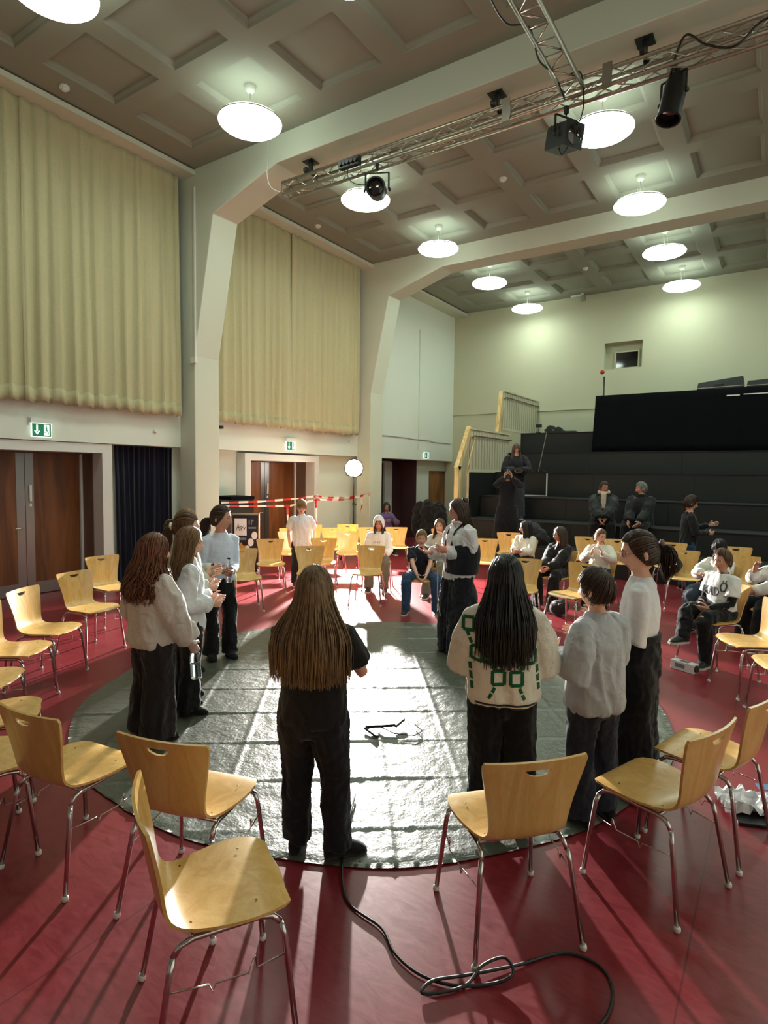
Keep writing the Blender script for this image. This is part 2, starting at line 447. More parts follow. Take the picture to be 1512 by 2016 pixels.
for k_, (a_, b_, z_) in enumerate(((12.9, 14.3, 2.90), (14.34, 15.6, 2.89), (15.66, 16.9, 2.86))):
    struct('trim_%d' % (5 + k_), MB().box((XL, a_, z_), (XL + .03, b_, z_ + .03)), M['whitepaint'], 'torn strip of white edging low on the farthest bay wall')
def double_door(n, y0, y1, z1, yc, label, plate=True):
    """white portal around a recessed pair of veneered doors"""
    d = thing('door_%d' % n, label, 'door', (0, 0, 0), kind='structure')
    jw = .16
    obj('door_frame', MB().box((XW - .02, y0 - jw, 0), (-8.76, y0, z1 + .14)).box((XW - .02, y1, 0), (-8.76, y1 + jw, z1 + .14)).box((XW - .02, y0, z1), (-8.76, y1, z1 + .14)), M['whitepaint'], d)
    obj('reveal_lining', MB().box((-9.42, y0 - .01, 0), (XW - .02, y0 + .012, z1)).box((-9.42, y1 - .012, 0), (XW - .02, y1 + .01, z1)).box((-9.42, y0, z1 - .012), (XW - .02, y1, z1 + .01)), M['revealbrown'], d)
    obj('casing', MB().box((-9.34, y0 + .012, 0), (-9.30, y0 + .05, z1)).box((-9.34, y1 - .05, 0), (-9.30, y1 - .012, z1)), M['whitepaint'], d)
    for s, (a, b) in ((-1, (y0 + .05, yc - .004)), (1, (yc + .004, y1 - .05))):
        lf = obj('door_leaf', MB().box((-9.40, a, .012), (-9.35, b, z1 - .02)), M['doorwood'], d)
        e = yc + s * .004
        obj('stile_plate', MB().box((-9.35, min(e, e + s * .12), .012), (-9.346, max(e, e + s * .12), z1 - .02)), M['steel'], lf)
        obj('kick_plate', MB().box((-9.35, a, .012), (-9.347, b, .19)), M['steel'], lf)
        if s < 0:
            obj('lever_handle', MB().tube([(-9.35, e - .07, 1.02), (-9.30, e - .07, 1.02), (-9.295, e - .09, 1.02), (-9.295, e - .2, 1.02)], .009, 8), M['chrome'], lf, True)
        else:
            obj('flush_bolt', MB().box((-9.346, e + .05, 1.42), (-9.325, e + .085, 1.66)).box((-9.346, e + .05, 1.34), (-9.335, e + .085, 1.385)), M['white'], lf)
    return d
M['revealbrown'] = mat('taupe reveal paint', '#6a5348', .5)
M['purplewood'] = mat('dark lobby panelling', '#43292c', .45, var=.1, vscale=3)
double_door(1, 3.56, 5.30, 2.16, 4.43, 'pair of dark veneered doors below the nearer exit sign')
double_door(2, 8.42, 10.36, 2.13, 9.39, 'pair of dark veneered doors behind the red and white barrier tape')
d3 = thing('door_3', 'dark lobby opening beyond the lamp, near the back wall', 'door', (0, 0, 0), kind='structure')
obj('reveal_lining', MB().box((-9.9, 13.17, 0), (XW, 13.2, 2.3)).box((-9.9, 15.28, 0), (XW, 15.31, 2.3)).box((-9.9, 13.2, 2.28), (XW, 15.28, 2.3)), M['purplewood'], d3)
obj('door_leaf', MB().box((-9.6, 13.2, 0), (-9.55, 14.35, 2.2)), M['purplewood'], d3)
obj('door_leaf', MB().box((-9.6, 14.75, 0), (-9.55, 15.28, 2.2)), M['purplewood'], d3)
obj('mullion', MB().box((-9.58, 14.36, 0), (-9.5, 14.74, 2.25)), M['whitepaint'], d3)
d4 = thing('door_4', 'plain brown door half hidden behind the tribune stairs', 'door', (0, 0, 0), kind='structure')
M['browndoor'] = wood('brown door', '#6b431e', '#8a5a2c', '#98683a', axis=2, scale=.6, rough=.45, rings=4)
obj('door_leaf', MB().box((-9.06, 16.09, .01), (-9.01, 17.04, 1.97)), M['browndoor'], d4)
obj('door_frame', MB().box((-9.1, 16.05, 0), (XW + .02, 16.09, 2.0)).box((-9.1, 17.04, 0), (XW + .02, 17.08, 2.0)).box((-9.1, 16.09, 1.97), (XW + .02, 17.04, 2.0)), M['revealbrown'], d4)

# ------------------------------------------------------------------ curtains
def curtain_mat(name, col, tr=.15):
    m = cloth(name, col, .9, .06, .35, 5.)
    return m
M['curtain'] = curtain_mat('olive cream stage curtain', '#b7b08c')
M['darkcurtain'] = curtain_mat('navy black curtain', '#0d1020')
def curtain(label, y0, y1, z0, z1, x, m, folds, amp, seed, hem=True, gather=0.):
    root = thing('curtain', label, 'curtain', (x, (y0 + y1) / 2, z0), 0, 'stage curtains' if hem else None)
    ny = int(folds * 10); nz = 40; rs = random.Random(seed)
    ph = [0]; 
    for i in range(ny): ph.append(ph[-1] + rs.uniform(.55, 1.45))
    tot = ph[-1]; hw = (y1 - y0) / 2; H_ = z1 - z0
    amps = [rs.uniform(.55, 1.25) for _ in range(folds * 2 + 3)]
    vs = []; 
    for k in range(nz + 1):
        t = k / nz
        for i in range(ny + 1):
            u = i / ny; p = ph[i] / tot * folds * 2 * PI
            a = amp * amps[int(p / PI) % len(amps)] * (.55 + .45 * (1 - t)) 
            dx = a * math.sin(p) + .25 * a * math.sin(2.3 * p + seed) + .015 * math.sin(3 * t + u * 9 + seed)
            yy = -hw + 2 * hw * u + .012 * math.sin(p * .5 + 3 * t) * math.sin(PI * u)
            yy *= (1 - gather * (1 - t))
            zz = H_ * t + (.018 * math.sin(p + .5) + .012 * math.sin(u * 17 + seed)) * (1 - t) ** 6
            vs.append((dx, yy, zz))
    W_ = ny + 1
    fs = [(k * W_ + i, k * W_ + i + 1, (k + 1) * W_ + i + 1, (k + 1) * W_ + i) for k in range(nz) for i in range(ny)]
    b = MB(); b.add(vs, fs)
    o = obj('drape', b, m, root, True)
    sd = o.modifiers.new('thick', 'SOLIDIFY'); sd.thickness = .006
    # stitched hem band as its own strip of cloth
    if hem:
        row = int(nz * .068); hv = []
        for k in range(row + 1):
            hv += [(vs[k * W_ + i][0] + .006, vs[k * W_ + i][1], vs[k * W_ + i][2]) for i in range(W_)]
        hf = [(k * W_ + i, k * W_ + i + 1, (k + 1) * W_ + i + 1, (k + 1) * W_ + i) for k in range(row) for i in range(ny)]
        h = obj('hem', MB().add(hv, hf), m, root, True)
        h.modifiers.new('thick', 'SOLIDIFY').thickness = .004
    return root
curtain('cream olive curtain panel at the left frame edge, nearest of four', 2.1, 4.12, 2.83, 6.79, -8.58, M['curtain'], 9, .045, 3)
curtain('wide cream olive curtain panel above the black drape and nearer doors', 4.10, 6.62, 2.83, 6.79, -8.58, M['curtain'], 12, .045, 11)
curtain('cream olive curtain panel just right of the first white portal frame', 7.35, 9.40, 2.81, 6.79, -8.58, M['curtain'], 10, .04, 5)
curtain('cream olive curtain panel above the glaring lamp stand', 9.38, 11.78, 2.81, 6.79, -8.58, M['curtain'], 12, .04, 23)
curtain('navy black floor length drape beside the nearer veneered doors', 5.60, 6.70, .03, 2.30, -8.93, M['darkcurtain'], 11, .035, 31, hem=False, gather=.06)

# ------------------------------------------------------------------ signs, detectors
def exit_sign(label, y, z, s=1., flip=False):
    t = thing('exit_sign', label, 'exit sign', (XL + .02, y, z), 0, 'green exit signs')
    obj('casing', MB().box((-.02, -.155, .09), (.06, .155, .15)).box((-.02, -.16, .05), (.0, -.12, .16)), M['white'], t)
    pn = obj('panel', MB().box((.012, -.14, -.11), (.032, .14, .085)), M['signwhite'], t)
    obj('green_field', MB().box((.032, -.128, -.10), (.0335, .128, .075)), M['green'], t)
    ar = MB().box((.0335, -.075, -.03), (.035, -.053, .06)); ar.poly([(.0335, -.105, -.025), (.0335, -.064, -.08), (.0335, -.023, -.025), (.0335, -.04, -.02), (.0335, -.064, -.05), (.0335, -.088, -.02)], .0015, (1, 0, 0))
    obj('arrow', ar, M['signwhite'], t)
    dr = obj('doorway', MB().box((.0335, .03, -.085), (.0345, .105, .065)), M['signwhite'], t)
    rm = MB(); X0 = .0345
    rm.lathe([(.001, X0), (.011, X0), (.011, X0 + .001), (.001, X0 + .001)], 10, (0, .062, .045), axis='x')
    for a, b, w_ in (((.062, .032), (.068, -.01), .016), ((.066, -.01), (.05, -.04), .011), ((.05, -.04), (.035, -.045), .009), ((.07, -.01), (.088, -.035), .011), ((.088, -.035), (.09, -.07), .009), ((.062, .03), (.042, .012), .008), ((.064, .03), (.09, .015), .008)):
        rm.bar((X0 + .0005, a[0], a[1]), (X0 + .0005, b[0], b[1]), .001, w_, up=(0, -(b[1] - a[1]), b[0] - a[0]))
    obj('running_figure', rm, M['green'], dr)
    t.scale = (s, s, s); return t
exit_sign('green exit sign on the spandrel above the nearer doors', 4.36, 2.46)
exit_sign('green exit sign above the doors behind the barrier tape', 9.50, 2.47)
exit_sign('green exit sign above the dark lobby opening near the back', 15.35, 2.46)
def small(name, label, cat, b, m, group=None, smooth=False, auto=None):
    o = obj(name, b, m, None, smooth, auto); return tag(o, label, cat, group)
for lab, p, s in (('small round white sensor at the right end of the nearer spandrel', (XL, 6.22, 2.56), .03), ('small round sensor on the spandrel right of the glaring lamp', (XL, 11.6, 2.66), .025)):
    small('sensor', lab, 'sensor', MB().lathe([(.001, 0), (s, 0), (s, .03), (s * .75, .045), (.001, .047)], 16, p, axis='x'), M['white'], 'wall sensors', auto=40)
t = thing('surveillance_camera', 'tiny dark wall camera just right of the first portal frame', 'camera', (XL, 7.55, 2.72))
obj('bracket', MB().box((0, -.015, -.01), (.06, .015, .01)), M['white'], t); obj('body', bevel(obj('body', MB().box((.05, -.03, -.035), (.14, .03, .025)), M['black'], t), .006).data, parent=t) if False else bevel(obj('body', MB().box((.05, -.03, -.035), (.14, .03, .025)), M['black'], t), .006)
for lab, x, y in (('smoke detector on the ceiling near the left cornice', -8.02, 4.42), ('smoke detector on the ceiling past the first portal frame by the cornice', -8.02, 9.55), ('smoke detector on the ceiling between the hanging lamps', -4.12, 9.72), ('smoke detector on the ceiling of the farthest bay', -4.12, 14.85)):
    small('smoke_detector', lab, 'smoke detector', MB().lathe([(.001, ZC - .055), (.03, ZC - .055), (.035, ZC - .035), (.06, ZC - .03), (.062, ZC), (.001, ZC)], 20, (x, y, 0)), M['white'], 'ceiling smoke detectors', auto=40)
t = thing('projector_mount', 'small white camera bracket under the ceiling at the back wall', 'bracket', (-4.75, 16.85, ZC - .0))
obj('arm', MB().box((-.3, -.03, -.06), (.05, .03, -.02)).box((-.02, -.03, -.02), (.05, .03, 0)), M['white'], t)
obj('head', MB().box((-.02, -.05, -.2), (.09, .06, -.06)), M['alu'], t)

# ------------------------------------------------------------------ pendant lamps
def diff_mat(name, e):
    q = NT(name)
    q.set(Base_Color=srgb('#eef6ee'), Roughness=.4)
    q.b.inputs['Emission Color'].default_value = (.84, 1.0, .87, 1)
    q.b.inputs['Emission Strength'].default_value = e
    return q.m
M['diff'] = diff_mat('pendant diffuser glow', LAMP_E); M['difftop'] = diff_mat('pendant top cover glow', LAMP_E * .22); M['lampmetal'] = mat('grey enamelled lamp metal', '#b4b4a8', .4)
PEND_Z = 6.50
def pendant_proto():
    t = thing('pendant_lamp', '', 'lamp', (0, 0, 0), 0, 'round pendant lamps')
    obj('canopy', MB().lathe([(.001, 7.0), (.075, 7.0), (.075, 6.95), (.062, 6.90), (.035, 6.875), (.001, 6.87)], 20), M['lampmetal'], t, auto=40)
    obj('stem', MB().tube([(0, 0, 6.9), (0, 0, 6.56)], .006, 8), M['lampmetal'], t, True)
    for a in (0, 120, 240):
        c, s_ = math.cos(R(a)), math.sin(R(a))
        obj('suspension_wire', MB().tube([(c * .04, s_ * .04, 6.92), (c * .07, s_ * .07, 6.56)], .0018, 5), M['lampmetal'], t)
    obj('top_cover', MB().lathe([(.001, 6.555), (.2, 6.555), (.34, 6.548), (.395, 6.53), (.408, 6.515)], 48, caps=False), M['difftop'], t, True)
    obj('diffuser', MB().lathe([(.408, 6.515), (.41, 6.505), (.408, 6.485), (.38, 6.462), (.28, 6.43), (.15, 6.413), (.001, 6.408)], 48, caps=False), M['diff'], t, True)
    obj('rim', MB().lathe([(.411, 6.514), (.416, 6.511), (.416, 6.499), (.411, 6.496)], 48, caps=False), M['lampmetal'], t, True)
    return t
pp = pendant_proto(); first = True
PENDS = [(-6.04, 3.23, 'pendant lamp cut by the top left corner of the picture'), (-6.04, 5.8, 'round pendant lamp hanging alone in front of the first portal frame'), (-3.475, 4.515, 'pendant lamp of which only a sliver shows at the top edge'),
         (-6.04, 8.43, 'pendant lamp behind the round black spotlight on the truss'), (-2.19, 8.43, 'large pendant lamp behind the square black spotlight'), (-6.04, 11.0, 'pendant lamp just in front of the second portal frame on the curtain side'), (-2.19, 11.0, 'pendant lamp just in front of the second portal frame on the right'),
         (-6.04, 13.58, 'farther bay pendant lamp, curtain side, front one of its pair'), (-2.19, 13.58, 'farther bay pendant lamp, right side, front one of its pair'), (-6.04, 16.15, 'smallest looking pendant lamp, curtain side, by the back wall'), (-2.19, 16.15, 'pendant lamp by the back wall above the small dark window'),
         (1.66, 4.515, 'pendant lamp right of the picture in the near bay'), (1.66, 8.43, 'pendant lamp right of the picture past the truss'), (1.66, 11.0, 'pendant lamp right of the picture by the second frame'), (1.66, 13.58, 'pendant lamp right of the picture over the tribune'), (1.66, 16.15, 'pendant lamp right of the picture at the back wall')]
for x, y, lab in PENDS:
    t = pp if first else copy_tree(pp); first = False
    t.location = (x, y, 0); t['label'] = lab
# ------------------------------------------------------------------ lighting truss and spotlights
def box_truss(label, a, b, w_, n, name='lighting_truss'):
    """square truss from a to b (centre line)"""
    a = Vector(a); b = Vector(b); L = (b - a).length; d = (b - a) / L
    side = d.cross(Vector((0, 0, 1))).normalized(); up = Vector((0, 0, 1)); h = w_ / 2
    t = thing(name, label, 'truss', tuple(a), 0, 'aluminium lighting trusses')
    cor = [side * h + up * h, -side * h + up * h, -side * h - up * h, side * h - up * h]
    for c in cor: obj('chord', MB().tube([c, c + d * L], .022, 10), M['alu'], t, True)
    st = L / n; pm = {}
    for f in range(4):
        c0, c1 = cor[f], cor[(f + 1) % 4]
        for sgn in (0, 1):
            me = MB().tube([(c0 if sgn == 0 else c1), (c1 if sgn == 0 else c0) + d * st], .008, 6).mesh('brace', M['alu'], True)
            for i in range(sgn, n, 2):
                o = obj('brace', me, parent=t); o.location = d * (st * i)
    for e in (0, L):
        for f in range(4): obj('end_strut', MB().tube([cor[f] + d * e, cor[(f + 1) % 4] + d * e], .014, 6), M['alu'], t)
    return t
TZ, TY = 6.21, 7.0
tr1 = box_truss('long aluminium box truss hung below the first portal frame', (-6.52, TY, TZ), (3.6, TY, TZ), .17, 40)
def ladder_truss(label, a, b, w_, n):
    a = Vector(a); b = Vector(b); L = (b - a).length; d = (b - a) / L; side = d.cross(Vector((0, 0, 1))).normalized() * (w_ / 2)
    t = thing('lighting_truss', label, 'truss', tuple(a), 0, 'aluminium lighting trusses'); st = L / n
    for s in (-1, 1): obj('chord', MB().tube([side * s, side * s + d * L], .022, 10), M['alu'], t, True)
    for i in range(n):
        s = 1 if i % 2 else -1; o = obj('brace', MB().tube([side * s, -side * s + d * st], .009, 6), M['alu'], t, True); o.location = d * (st * i)
        obj('rung', MB().tube([side, -side], .008, 6), M['alu'], t, True).location = d * (st * i)
    return t
tr2 = ladder_truss('shorter flat ladder truss running toward the camera at the top', (-2.1, 2.2, TZ - .06), (-2.1, TY - .13, TZ - .06), .22, 20)
for sx in (-2.9, -1.75):
    obj('joint_plate', MB().box((sx + 6.52 - .05, -.13, -.13), (sx + 6.52 + .05, -.115, .13)), M['alu'], tr1)
for x, lab in ((-6.02, 'black truss hanger plate nearest the curtains'), (-3.07, 'black truss hanger plate in the middle, left of the square spotlight'), (-1.4, 'black truss hanger plate at the right, by the long spotlight'), (1.6, 'black truss hanger plate right of the picture')):
    t = thing('truss_hanger', lab, 'hanger', (x, TY, 6.5), 0, 'truss hangers')
    obj('plate', MB().box((-.09, -.09, -.012), (.09, .09, 0)), M['black'], t)
    obj('post', MB().box((-.025, -.025, -.16), (.025, .025, -.012)), M['black'], t)
    obj('clamp', MB().lathe([(.03, -.03), (.04, -.02), (.04, .02), (.03, .03)], 12, (0, -.11, -.16), axis='x').lathe([(.03, -.03), (.04, -.02), (.04, .02), (.03, .03)], 12, (0, .11, -.16), axis='x').box((-.015, -.11, -.175), (.015, .11, -.145)), M['black'], t)
M['lens'] = mat('dark spotlight lens', '#1c1412', .08, spec=.8)
def par_can(label, loc, yaw, pitch, r=.1, L=.3, name='spotlight', square=False):
    """stage lantern on a yoke; loc = clamp point under the truss"""
    t = thing(name, label, 'spotlight', loc, yaw, 'black stage spotlights')
    obj('hook_clamp', MB().box((-.02, -.02, -.02), (.02, .02, .06)).tube([(0, 0, -.02), (0, 0, -.06)], .008, 6), M['black'], t)
    yk = r + .035; drop = .16 + r
    obj('yoke', MB().bar((-yk, 0, -.06), (yk, 0, -.06), .025, .008).bar((-yk, 0, -.06), (-yk, 0, -drop), .025, .008, up=(0, 1, 0)).bar((yk, 0, -.06), (yk, 0, -drop), .025, .008, up=(0, 1, 0)), M['black'], t)
    for s in (-1, 1):
        obj('knob', MB().lathe([(.001, 0), (.022, 0), (.026, .012), (.022, .025), (.001, .025)], 10, (yk * s if s > 0 else -yk - .025, 0, -drop), axis='x'), M['black'], t)
    body = bpy.data.objects.new('body', None)
    mb = MB()
    if square:
        mb.box((-r, -L * .5, -r), (r, L * .35, r)); mb.box((-r * .8, -L * .62, -r * .8), (r * .8, -L * .5, r * .8)); mb.box((-r * 1.08, L * .35, -r * 1.08), (r * 1.08, L * .40, r * 1.08))
        for k in range(4): mb.box((-r * 1.02, -L * .4 + k * .05, r * .5), (r * 1.02, -L * .4 + k * .05 + .012, r * 1.06))
    else:
        mb.lathe([(.001, -L * .55), (r * .55, -L * .55), (r * .85, -L * .4), (r, -L * .2), (r, L * .4), (r * 1.1, L * .4), (r * 1.1, L * .44), (r * .95, L * .44), (r * .93, L * .3), (.001, L * .3)], 24, (0, 0, 0), axis='y')
    mt = Matrix.Translation((0, 0, -drop)) @ Matrix.Rotation(pitch, 4, 'X')
    if not square: mt = mt @ Matrix.Rotation(PI, 4, 'Z')
    mb.xf(mt); bpy.data.objects.remove(body)
    bd = obj('housing', mb, M['black'], t, auto=35)
    if square: bevel(bd, .006)
    ln = MB().lathe([(.001, 0), (r * .86, 0), (r * .7, .012), (.001, .02)], 20, (0, -(L * .41 if square else L * .32), 0), axis='y')
    ln.xf(Matrix.Translation((0, 0, -drop)) @ Matrix.Rotation(pitch, 4, 'X') @ Matrix.Rotation(PI, 4, 'Z'))
    obj('lens', ln, M['lens'], t, auto=40)
    return t
tb = TZ - .12
par_can('round black spotlight facing the camera on the left end of the truss', (-4.76, TY - .09, tb - .05), R(205), R(-8), .125, .32)
par_can('square black spotlight with yoke where the two trusses meet', (-2.19, TY - .09, tb - .11), R(240), R(-12), .12, .36, square=True)
par_can('long cylindrical black spotlight hanging at the upper right', (-1.12, TY + .09, tb + .06), R(150), R(-75), .115, .55)
t = thing('socket_box', 'black row of sockets fixed inside the truss left end', 'socket box', (-5.2, TY - .13, TZ))
obj('strip', MB().box((-.17, -.04, -.05), (.17, .04, .06)), M['black'], t)
for i in range(5): obj('socket', MB().lathe([(.001, 0), (.03, 0), (.03, .03), (.001, .03)], 10, (-.13 + i * .065, -.04, 0), axis='y'), M['rubber'], t)
def cable(label, pts, r, m=None, name='cable', cat='cable', group=None, sub=6, n=6):
    P = [Vector(p) for p in pts]; out = []
    for i in range(len(P) - 1):
        p0, p1, p2, p3 = P[max(i - 1, 0)], P[i], P[i + 1], P[min(i + 2, len(P) - 1)]
        for k in range(sub):
            t_ = k / sub
            out.append(.5 * ((2 * p1) + (p2 - p0) * t_ + (2 * p0 - 5 * p1 + 4 * p2 - p3) * t_ ** 2 + (3 * p1 - p0 - 3 * p2 + p3) * t_ ** 3))
    out.append(P[-1])
    o = obj(name, MB().tube(out, r, n), m or M['rubber'], None, True); return tag(o, label, cat, group)
cable('black cable looped over the short truss at the top', [(-2.22, 4.6, 6.22), (-2.32, 5.0, 6.12), (-2.3, 5.4, 6.06), (-2.21, 5.75, 6.2), (-2.23, 6.1, 6.1), (-2.2, 6.5, 6.16), (-2.19, 6.84, 6.08)], .009, group='truss cables')
cable('black cable hanging in a loop below the square spotlight', [(-2.15, 6.88, 6.36), (-2.02, 6.85, 6.3), (-1.98, 6.84, 5.95), (-2.05, 6.84, 5.72), (-2.2, 6.86, 5.5), (-2.26, 6.87, 5.62)], .008, group='truss cables')
cable('black cable draped along the right end of the truss', [(-1.15, 7.05, 6.1), (-1.0, 6.86, 6.32), (-.8, 6.84, 6.15), (-.55, 6.85, 6.05), (-.3, 6.84, 6.2), (.1, 6.85, 6.08), (.5, 6.86, 6.2)], .012, group='truss cables')
cable('black flex from the sockets to the round spotlight', [(-5.2, 6.83, 6.16), (-5.17, 6.8, 5.98), (-5.03, 6.8, 5.86), (-4.86, 6.84, 5.84), (-4.78, 6.95, 5.9)], .006, group='truss cables')
cable('pale cable running down from the lamp to the truss end', [(-6.62, 6.72, 6.58), (-6.64, 6.72, 6.35), (-6.62, 6.78, 6.2), (-6.55, 6.9, 6.16)], .006, M['white'], group='truss cables')
cable('thin pale flex down the first portal frame beam', [(-6.63, 6.725, 6.88), (-6.63, 6.722, 6.7), (-6.62, 6.722, 6.58)], .006, M['white'], group='truss cables')

# ------------------------------------------------------------------ floodlight on a stand, the glaring lamp of the picture
def stage_lamp():
    p = STAGE_POS
    t = thing('floodlight', 'glaring round floodlight on a black tripod stand behind the chairs', 'floodlight', (p.x, p.y, 0))
    obj('pole', MB().tube([(0, 0, .35), (0, 0, 1.2)], .018, 10).tube([(0, 0, 1.2), (0, 0, p.z - .2)], .013, 10), M['black'], t, True)
    obj('collar', MB().lathe([(.001, .6), (.035, .6), (.035, .68), (.001, .68)], 12).lathe([(.001, 1.17), (.028, 1.17), (.028, 1.23), (.001, 1.23)], 12), M['black'], t)
    obj('knob', MB().tube([(.03, 0, 1.2), (.075, 0, 1.2)], .012, 8), M['black'], t)
    for k in range(3):
        a = R(35 + 120 * k); c, s = math.cos(a), math.sin(a)
        lg = obj('leg', MB().bar((c * .03, s * .03, .64), (c * .52, s * .52, .015), .03, .012), M['black'], t)
        obj('strut', MB().bar((c * .02, s * .02, .36), (c * .26, s * .26, .345), .02, .008), M['black'], lg)
        obj('rubber_foot', MB().box((c * .52 - .02, s * .52 - .02, 0), (c * .52 + .02, s * .52 + .02, .03)), M['rubber'], lg)
    aim = Vector((.62, -.78, -.20)).normalized()
    q = aim.to_track_quat('-Z', 'Y').to_matrix().to_4x4()
    mt = Matrix.Translation((0, 0, p.z)) @ q
    h = MB().lathe([(.001, .16), (.09, .15), (.17, .06), (.205, -.04), (.215, -.05), (.215, -.06), (.195, -.06), (.19, -.035), (.001, -.035)], 28); h.xf(mt)
    obj('housing', h, M['black'], t, auto=35)
    ln = MB().lathe([(.001, -.04), (.19, -.04), (.16, -.06), (.09, -.075), (.001, -.082)], 28); ln.xf(mt)
    obj('lens', ln, emis('floodlight lens glow', '#fff4de', 60.), t, True)
    obj('yoke', MB().bar((0, 0, p.z - .2), (0, 0, p.z - .18), .08, .03).tube([(.13, .1, p.z), (.13, .1, p.z - .17), (0, 0, p.z - .2), (-.13, -.1, p.z - .17), (-.13, -.1, p.z)], .01, 6), M['black'], t)
    ld = bpy.data.lights.new('floodlight_beam', 'SPOT'); ld.energy = STAGE_W; ld.color = (1, .96, .90)
    ld.spot_size = R(86); ld.spot_blend = .35; ld.shadow_soft_size = .13
    lo = bpy.data.objects.new('floodlight_beam', ld); COL.objects.link(lo); lo.parent = t
    lo.matrix_local = Matrix.Translation(Vector((0, 0, p.z)) + aim * .1) @ aim.to_track_quat('-Z', 'Y').to_matrix().to_4x4()
    return t
stage_lamp()
M['taperw'] = mat('white tape', '#d9d4d0', .4); M['tapered'] = mat('red tape', '#b3232c', .4)
def tape(label, pts, hgt=.042, seg=.22):
    P = [Vector(p) for p in pts]; out = []
    for a, b in zip(P[:-1], P[1:]):
        n = max(2, int((b - a).length / .055))
        for i in range(n): out.append(a.lerp(b, i / n))
    out.append(P[-1]); mb = MB(); acc = 0
    tw = 0
    for i in range(len(out) - 1):
        a, b = out[i], out[i + 1]; d = (b - a); acc += d.length
        def up(k): 
            an = .7 * math.sin(k * .23) + .3 * math.sin(k * .61)
            return Vector((math.sin(an) * .5, 0, math.cos(an))) * hgt / 2 if abs(d.z) < .5 * d.length else Vector((math.cos(k * .4), math.sin(k * .4), 0)) * hgt / 2
        u0, u1 = up(i), up(i + 1); nr = d.cross(u0).normalized() * .0008
        mb.add([a - u0 - nr, b - u1 - nr, b + u1 - nr, a + u0 - nr, a - u0 + nr, b - u1 + nr, b + u1 + nr, a + u0 + nr], [(0, 1, 2, 3), (7, 6, 5, 4), (0, 4, 5, 1), (3, 2, 6, 7)], int(acc / seg) % 2)
    return mb
tp = thing('barrier_tape', 'red and white barrier tape strung from frame to frame before the doors', 'tape', (0, 0, 0))
obj('strip', tape('', [(-8.33, 7.28, 1.34), (-8.30, 8.2, 1.33), (-8.25, 9.2, 1.36), (-8.22, 9.75, 1.40)]), [M['taperw'], M['tapered']], tp)
obj('strip', tape('', [(-8.33, 7.30, 1.28), (-8.28, 8.3, 1.24), (-8.25, 9.0, 1.22), (-8.22, 9.75, 1.32), (-8.25, 10.8, 1.29), (-8.32, 11.85, 1.38)]), [M['taperw'], M['tapered']], tp)
obj('strip', tape('', [(-8.22, 9.78, 1.42), (-8.2, 10.0, 1.36), (-8.28, 11.0, 1.33), (-8.33, 11.9, 1.4)]), [M['tapered'], M['taperw']], tp)
obj('loose_end', tape('', [(-8.24, 8.9, 1.25), (-8.23, 8.91, 1.05), (-8.24, 8.92, .85)]), [M['tapered'], M['taperw']], tp)
obj('loose_end', tape('', [(-8.3, 11.5, 1.33), (-8.28, 11.55, 1.15), (-8.3, 11.5, .95)]), [M['taperw'], M['tapered']], tp)
kn = MB()
for c in ((-8.22, 9.76, 1.38), (-8.31, 11.82, 1.39)):
    for j in range(5): kn.tube([Vector(c) + Vector((.03, .06 * math.cos(j), .07 * math.sin(j * 1.7))), Vector(c) + Vector((.06, .05 * math.sin(j * 2.), -.05 * math.cos(j))), Vector(c) + Vector((.02, -.06 * math.cos(j), .03))], .012, 5, j % 2, flat=.3)
obj('knot', kn, [M['tapered'], M['taperw']], tp)
t = thing('barrier_post', 'thin red and white post holding the barrier tape', 'post', (-8.22, 9.78, 0))
obj('pole', MB().tube([(0, 0, .02), (0, 0, 1.44)], .02, 10), M['taperw'], t, True)
for z in (.25, .75, 1.25): obj('band', MB().tube([(0, 0, z - .1), (0, 0, z + .1)], .0215, 10), M['tapered'], t, True)
obj('base', MB().lathe([(.001, 0), (.15, 0), (.15, .02), (.05, .04), (.001, .04)], 20), M['black'], t, auto=40)

# ------------------------------------------------------------------ tribune of black steps
TX0, TX1 = -6.0, XR
SY = [11.5 + .85 * i for i in range(6)]; SZ = [.45, .912, 1.40, 1.974, 2.49, 3.045]
tri = thing('seating_tribune', 'stepped black seating tribune in front of the back wall', 'tribune', (TX0, SY[0], 0))
tri.rotation_euler = (0, 0, 0)
def TP(x, y, z): return (x - TX0, y - SY[0], z)
for i in range(6):
    y0 = SY[i]; y1 = SY[i + 1] if i < 5 else YB - .01; z0 = SZ[i - 1] if i else 0; z1 = SZ[i]
    st = obj('step', MB().box(TP(TX0 + .03, y0 + .02, z0 - (.02 if i else 0)), TP(TX1 - .02, y1 + (.02 if i < 5 else 0), z1 - .022)), M['blackply'], tri)
    obj('tread', MB().box(TP(TX0 + .03, y0 - .012, z1 - .022), TP(TX1 - .02, y1 - .012 + .02, z1)), M['carpet'], st)
    nb = 5; wd = (TX1 - TX0 - .05) / nb
    for k in range(nb):
        x0 = TX0 + .03 + k * wd + (.35 * (i % 2))
        x1 = min(x0 + wd - .006, TX1 - .02)
        if k == 0: x0 = TX0 + .03
        obj('riser_board', MB().box(TP(x0, y0, z0 + .004), TP(x1, y0 + .018, z1 - .026)), M['blackply'], st)
    obj('nosing', MB().box(TP(TX0 + .03, y0 - .014, z1 - .02), TP(TX1 - .02, y0 - .010, z1 - .004)), M['black'], st)
obj('side_panel', MB().box(TP(TX0 - .0, 12.6, 0), TP(TX0 + .025, YB - .02, 1.95)), M['blackply'], tri)
for a, b in (((-5.36, 1.42), (-5.33, 1.955)), ((-4.66, 1.42), (-4.63, 1.955)), ((-5.36, 1.405), (-4.63, 1.425))):
    obj('white_edge_strip', MB().box(TP(a[0], SY[3] - .004, a[1]), TP(b[0], SY[3], b[1])), M['white'], tri)

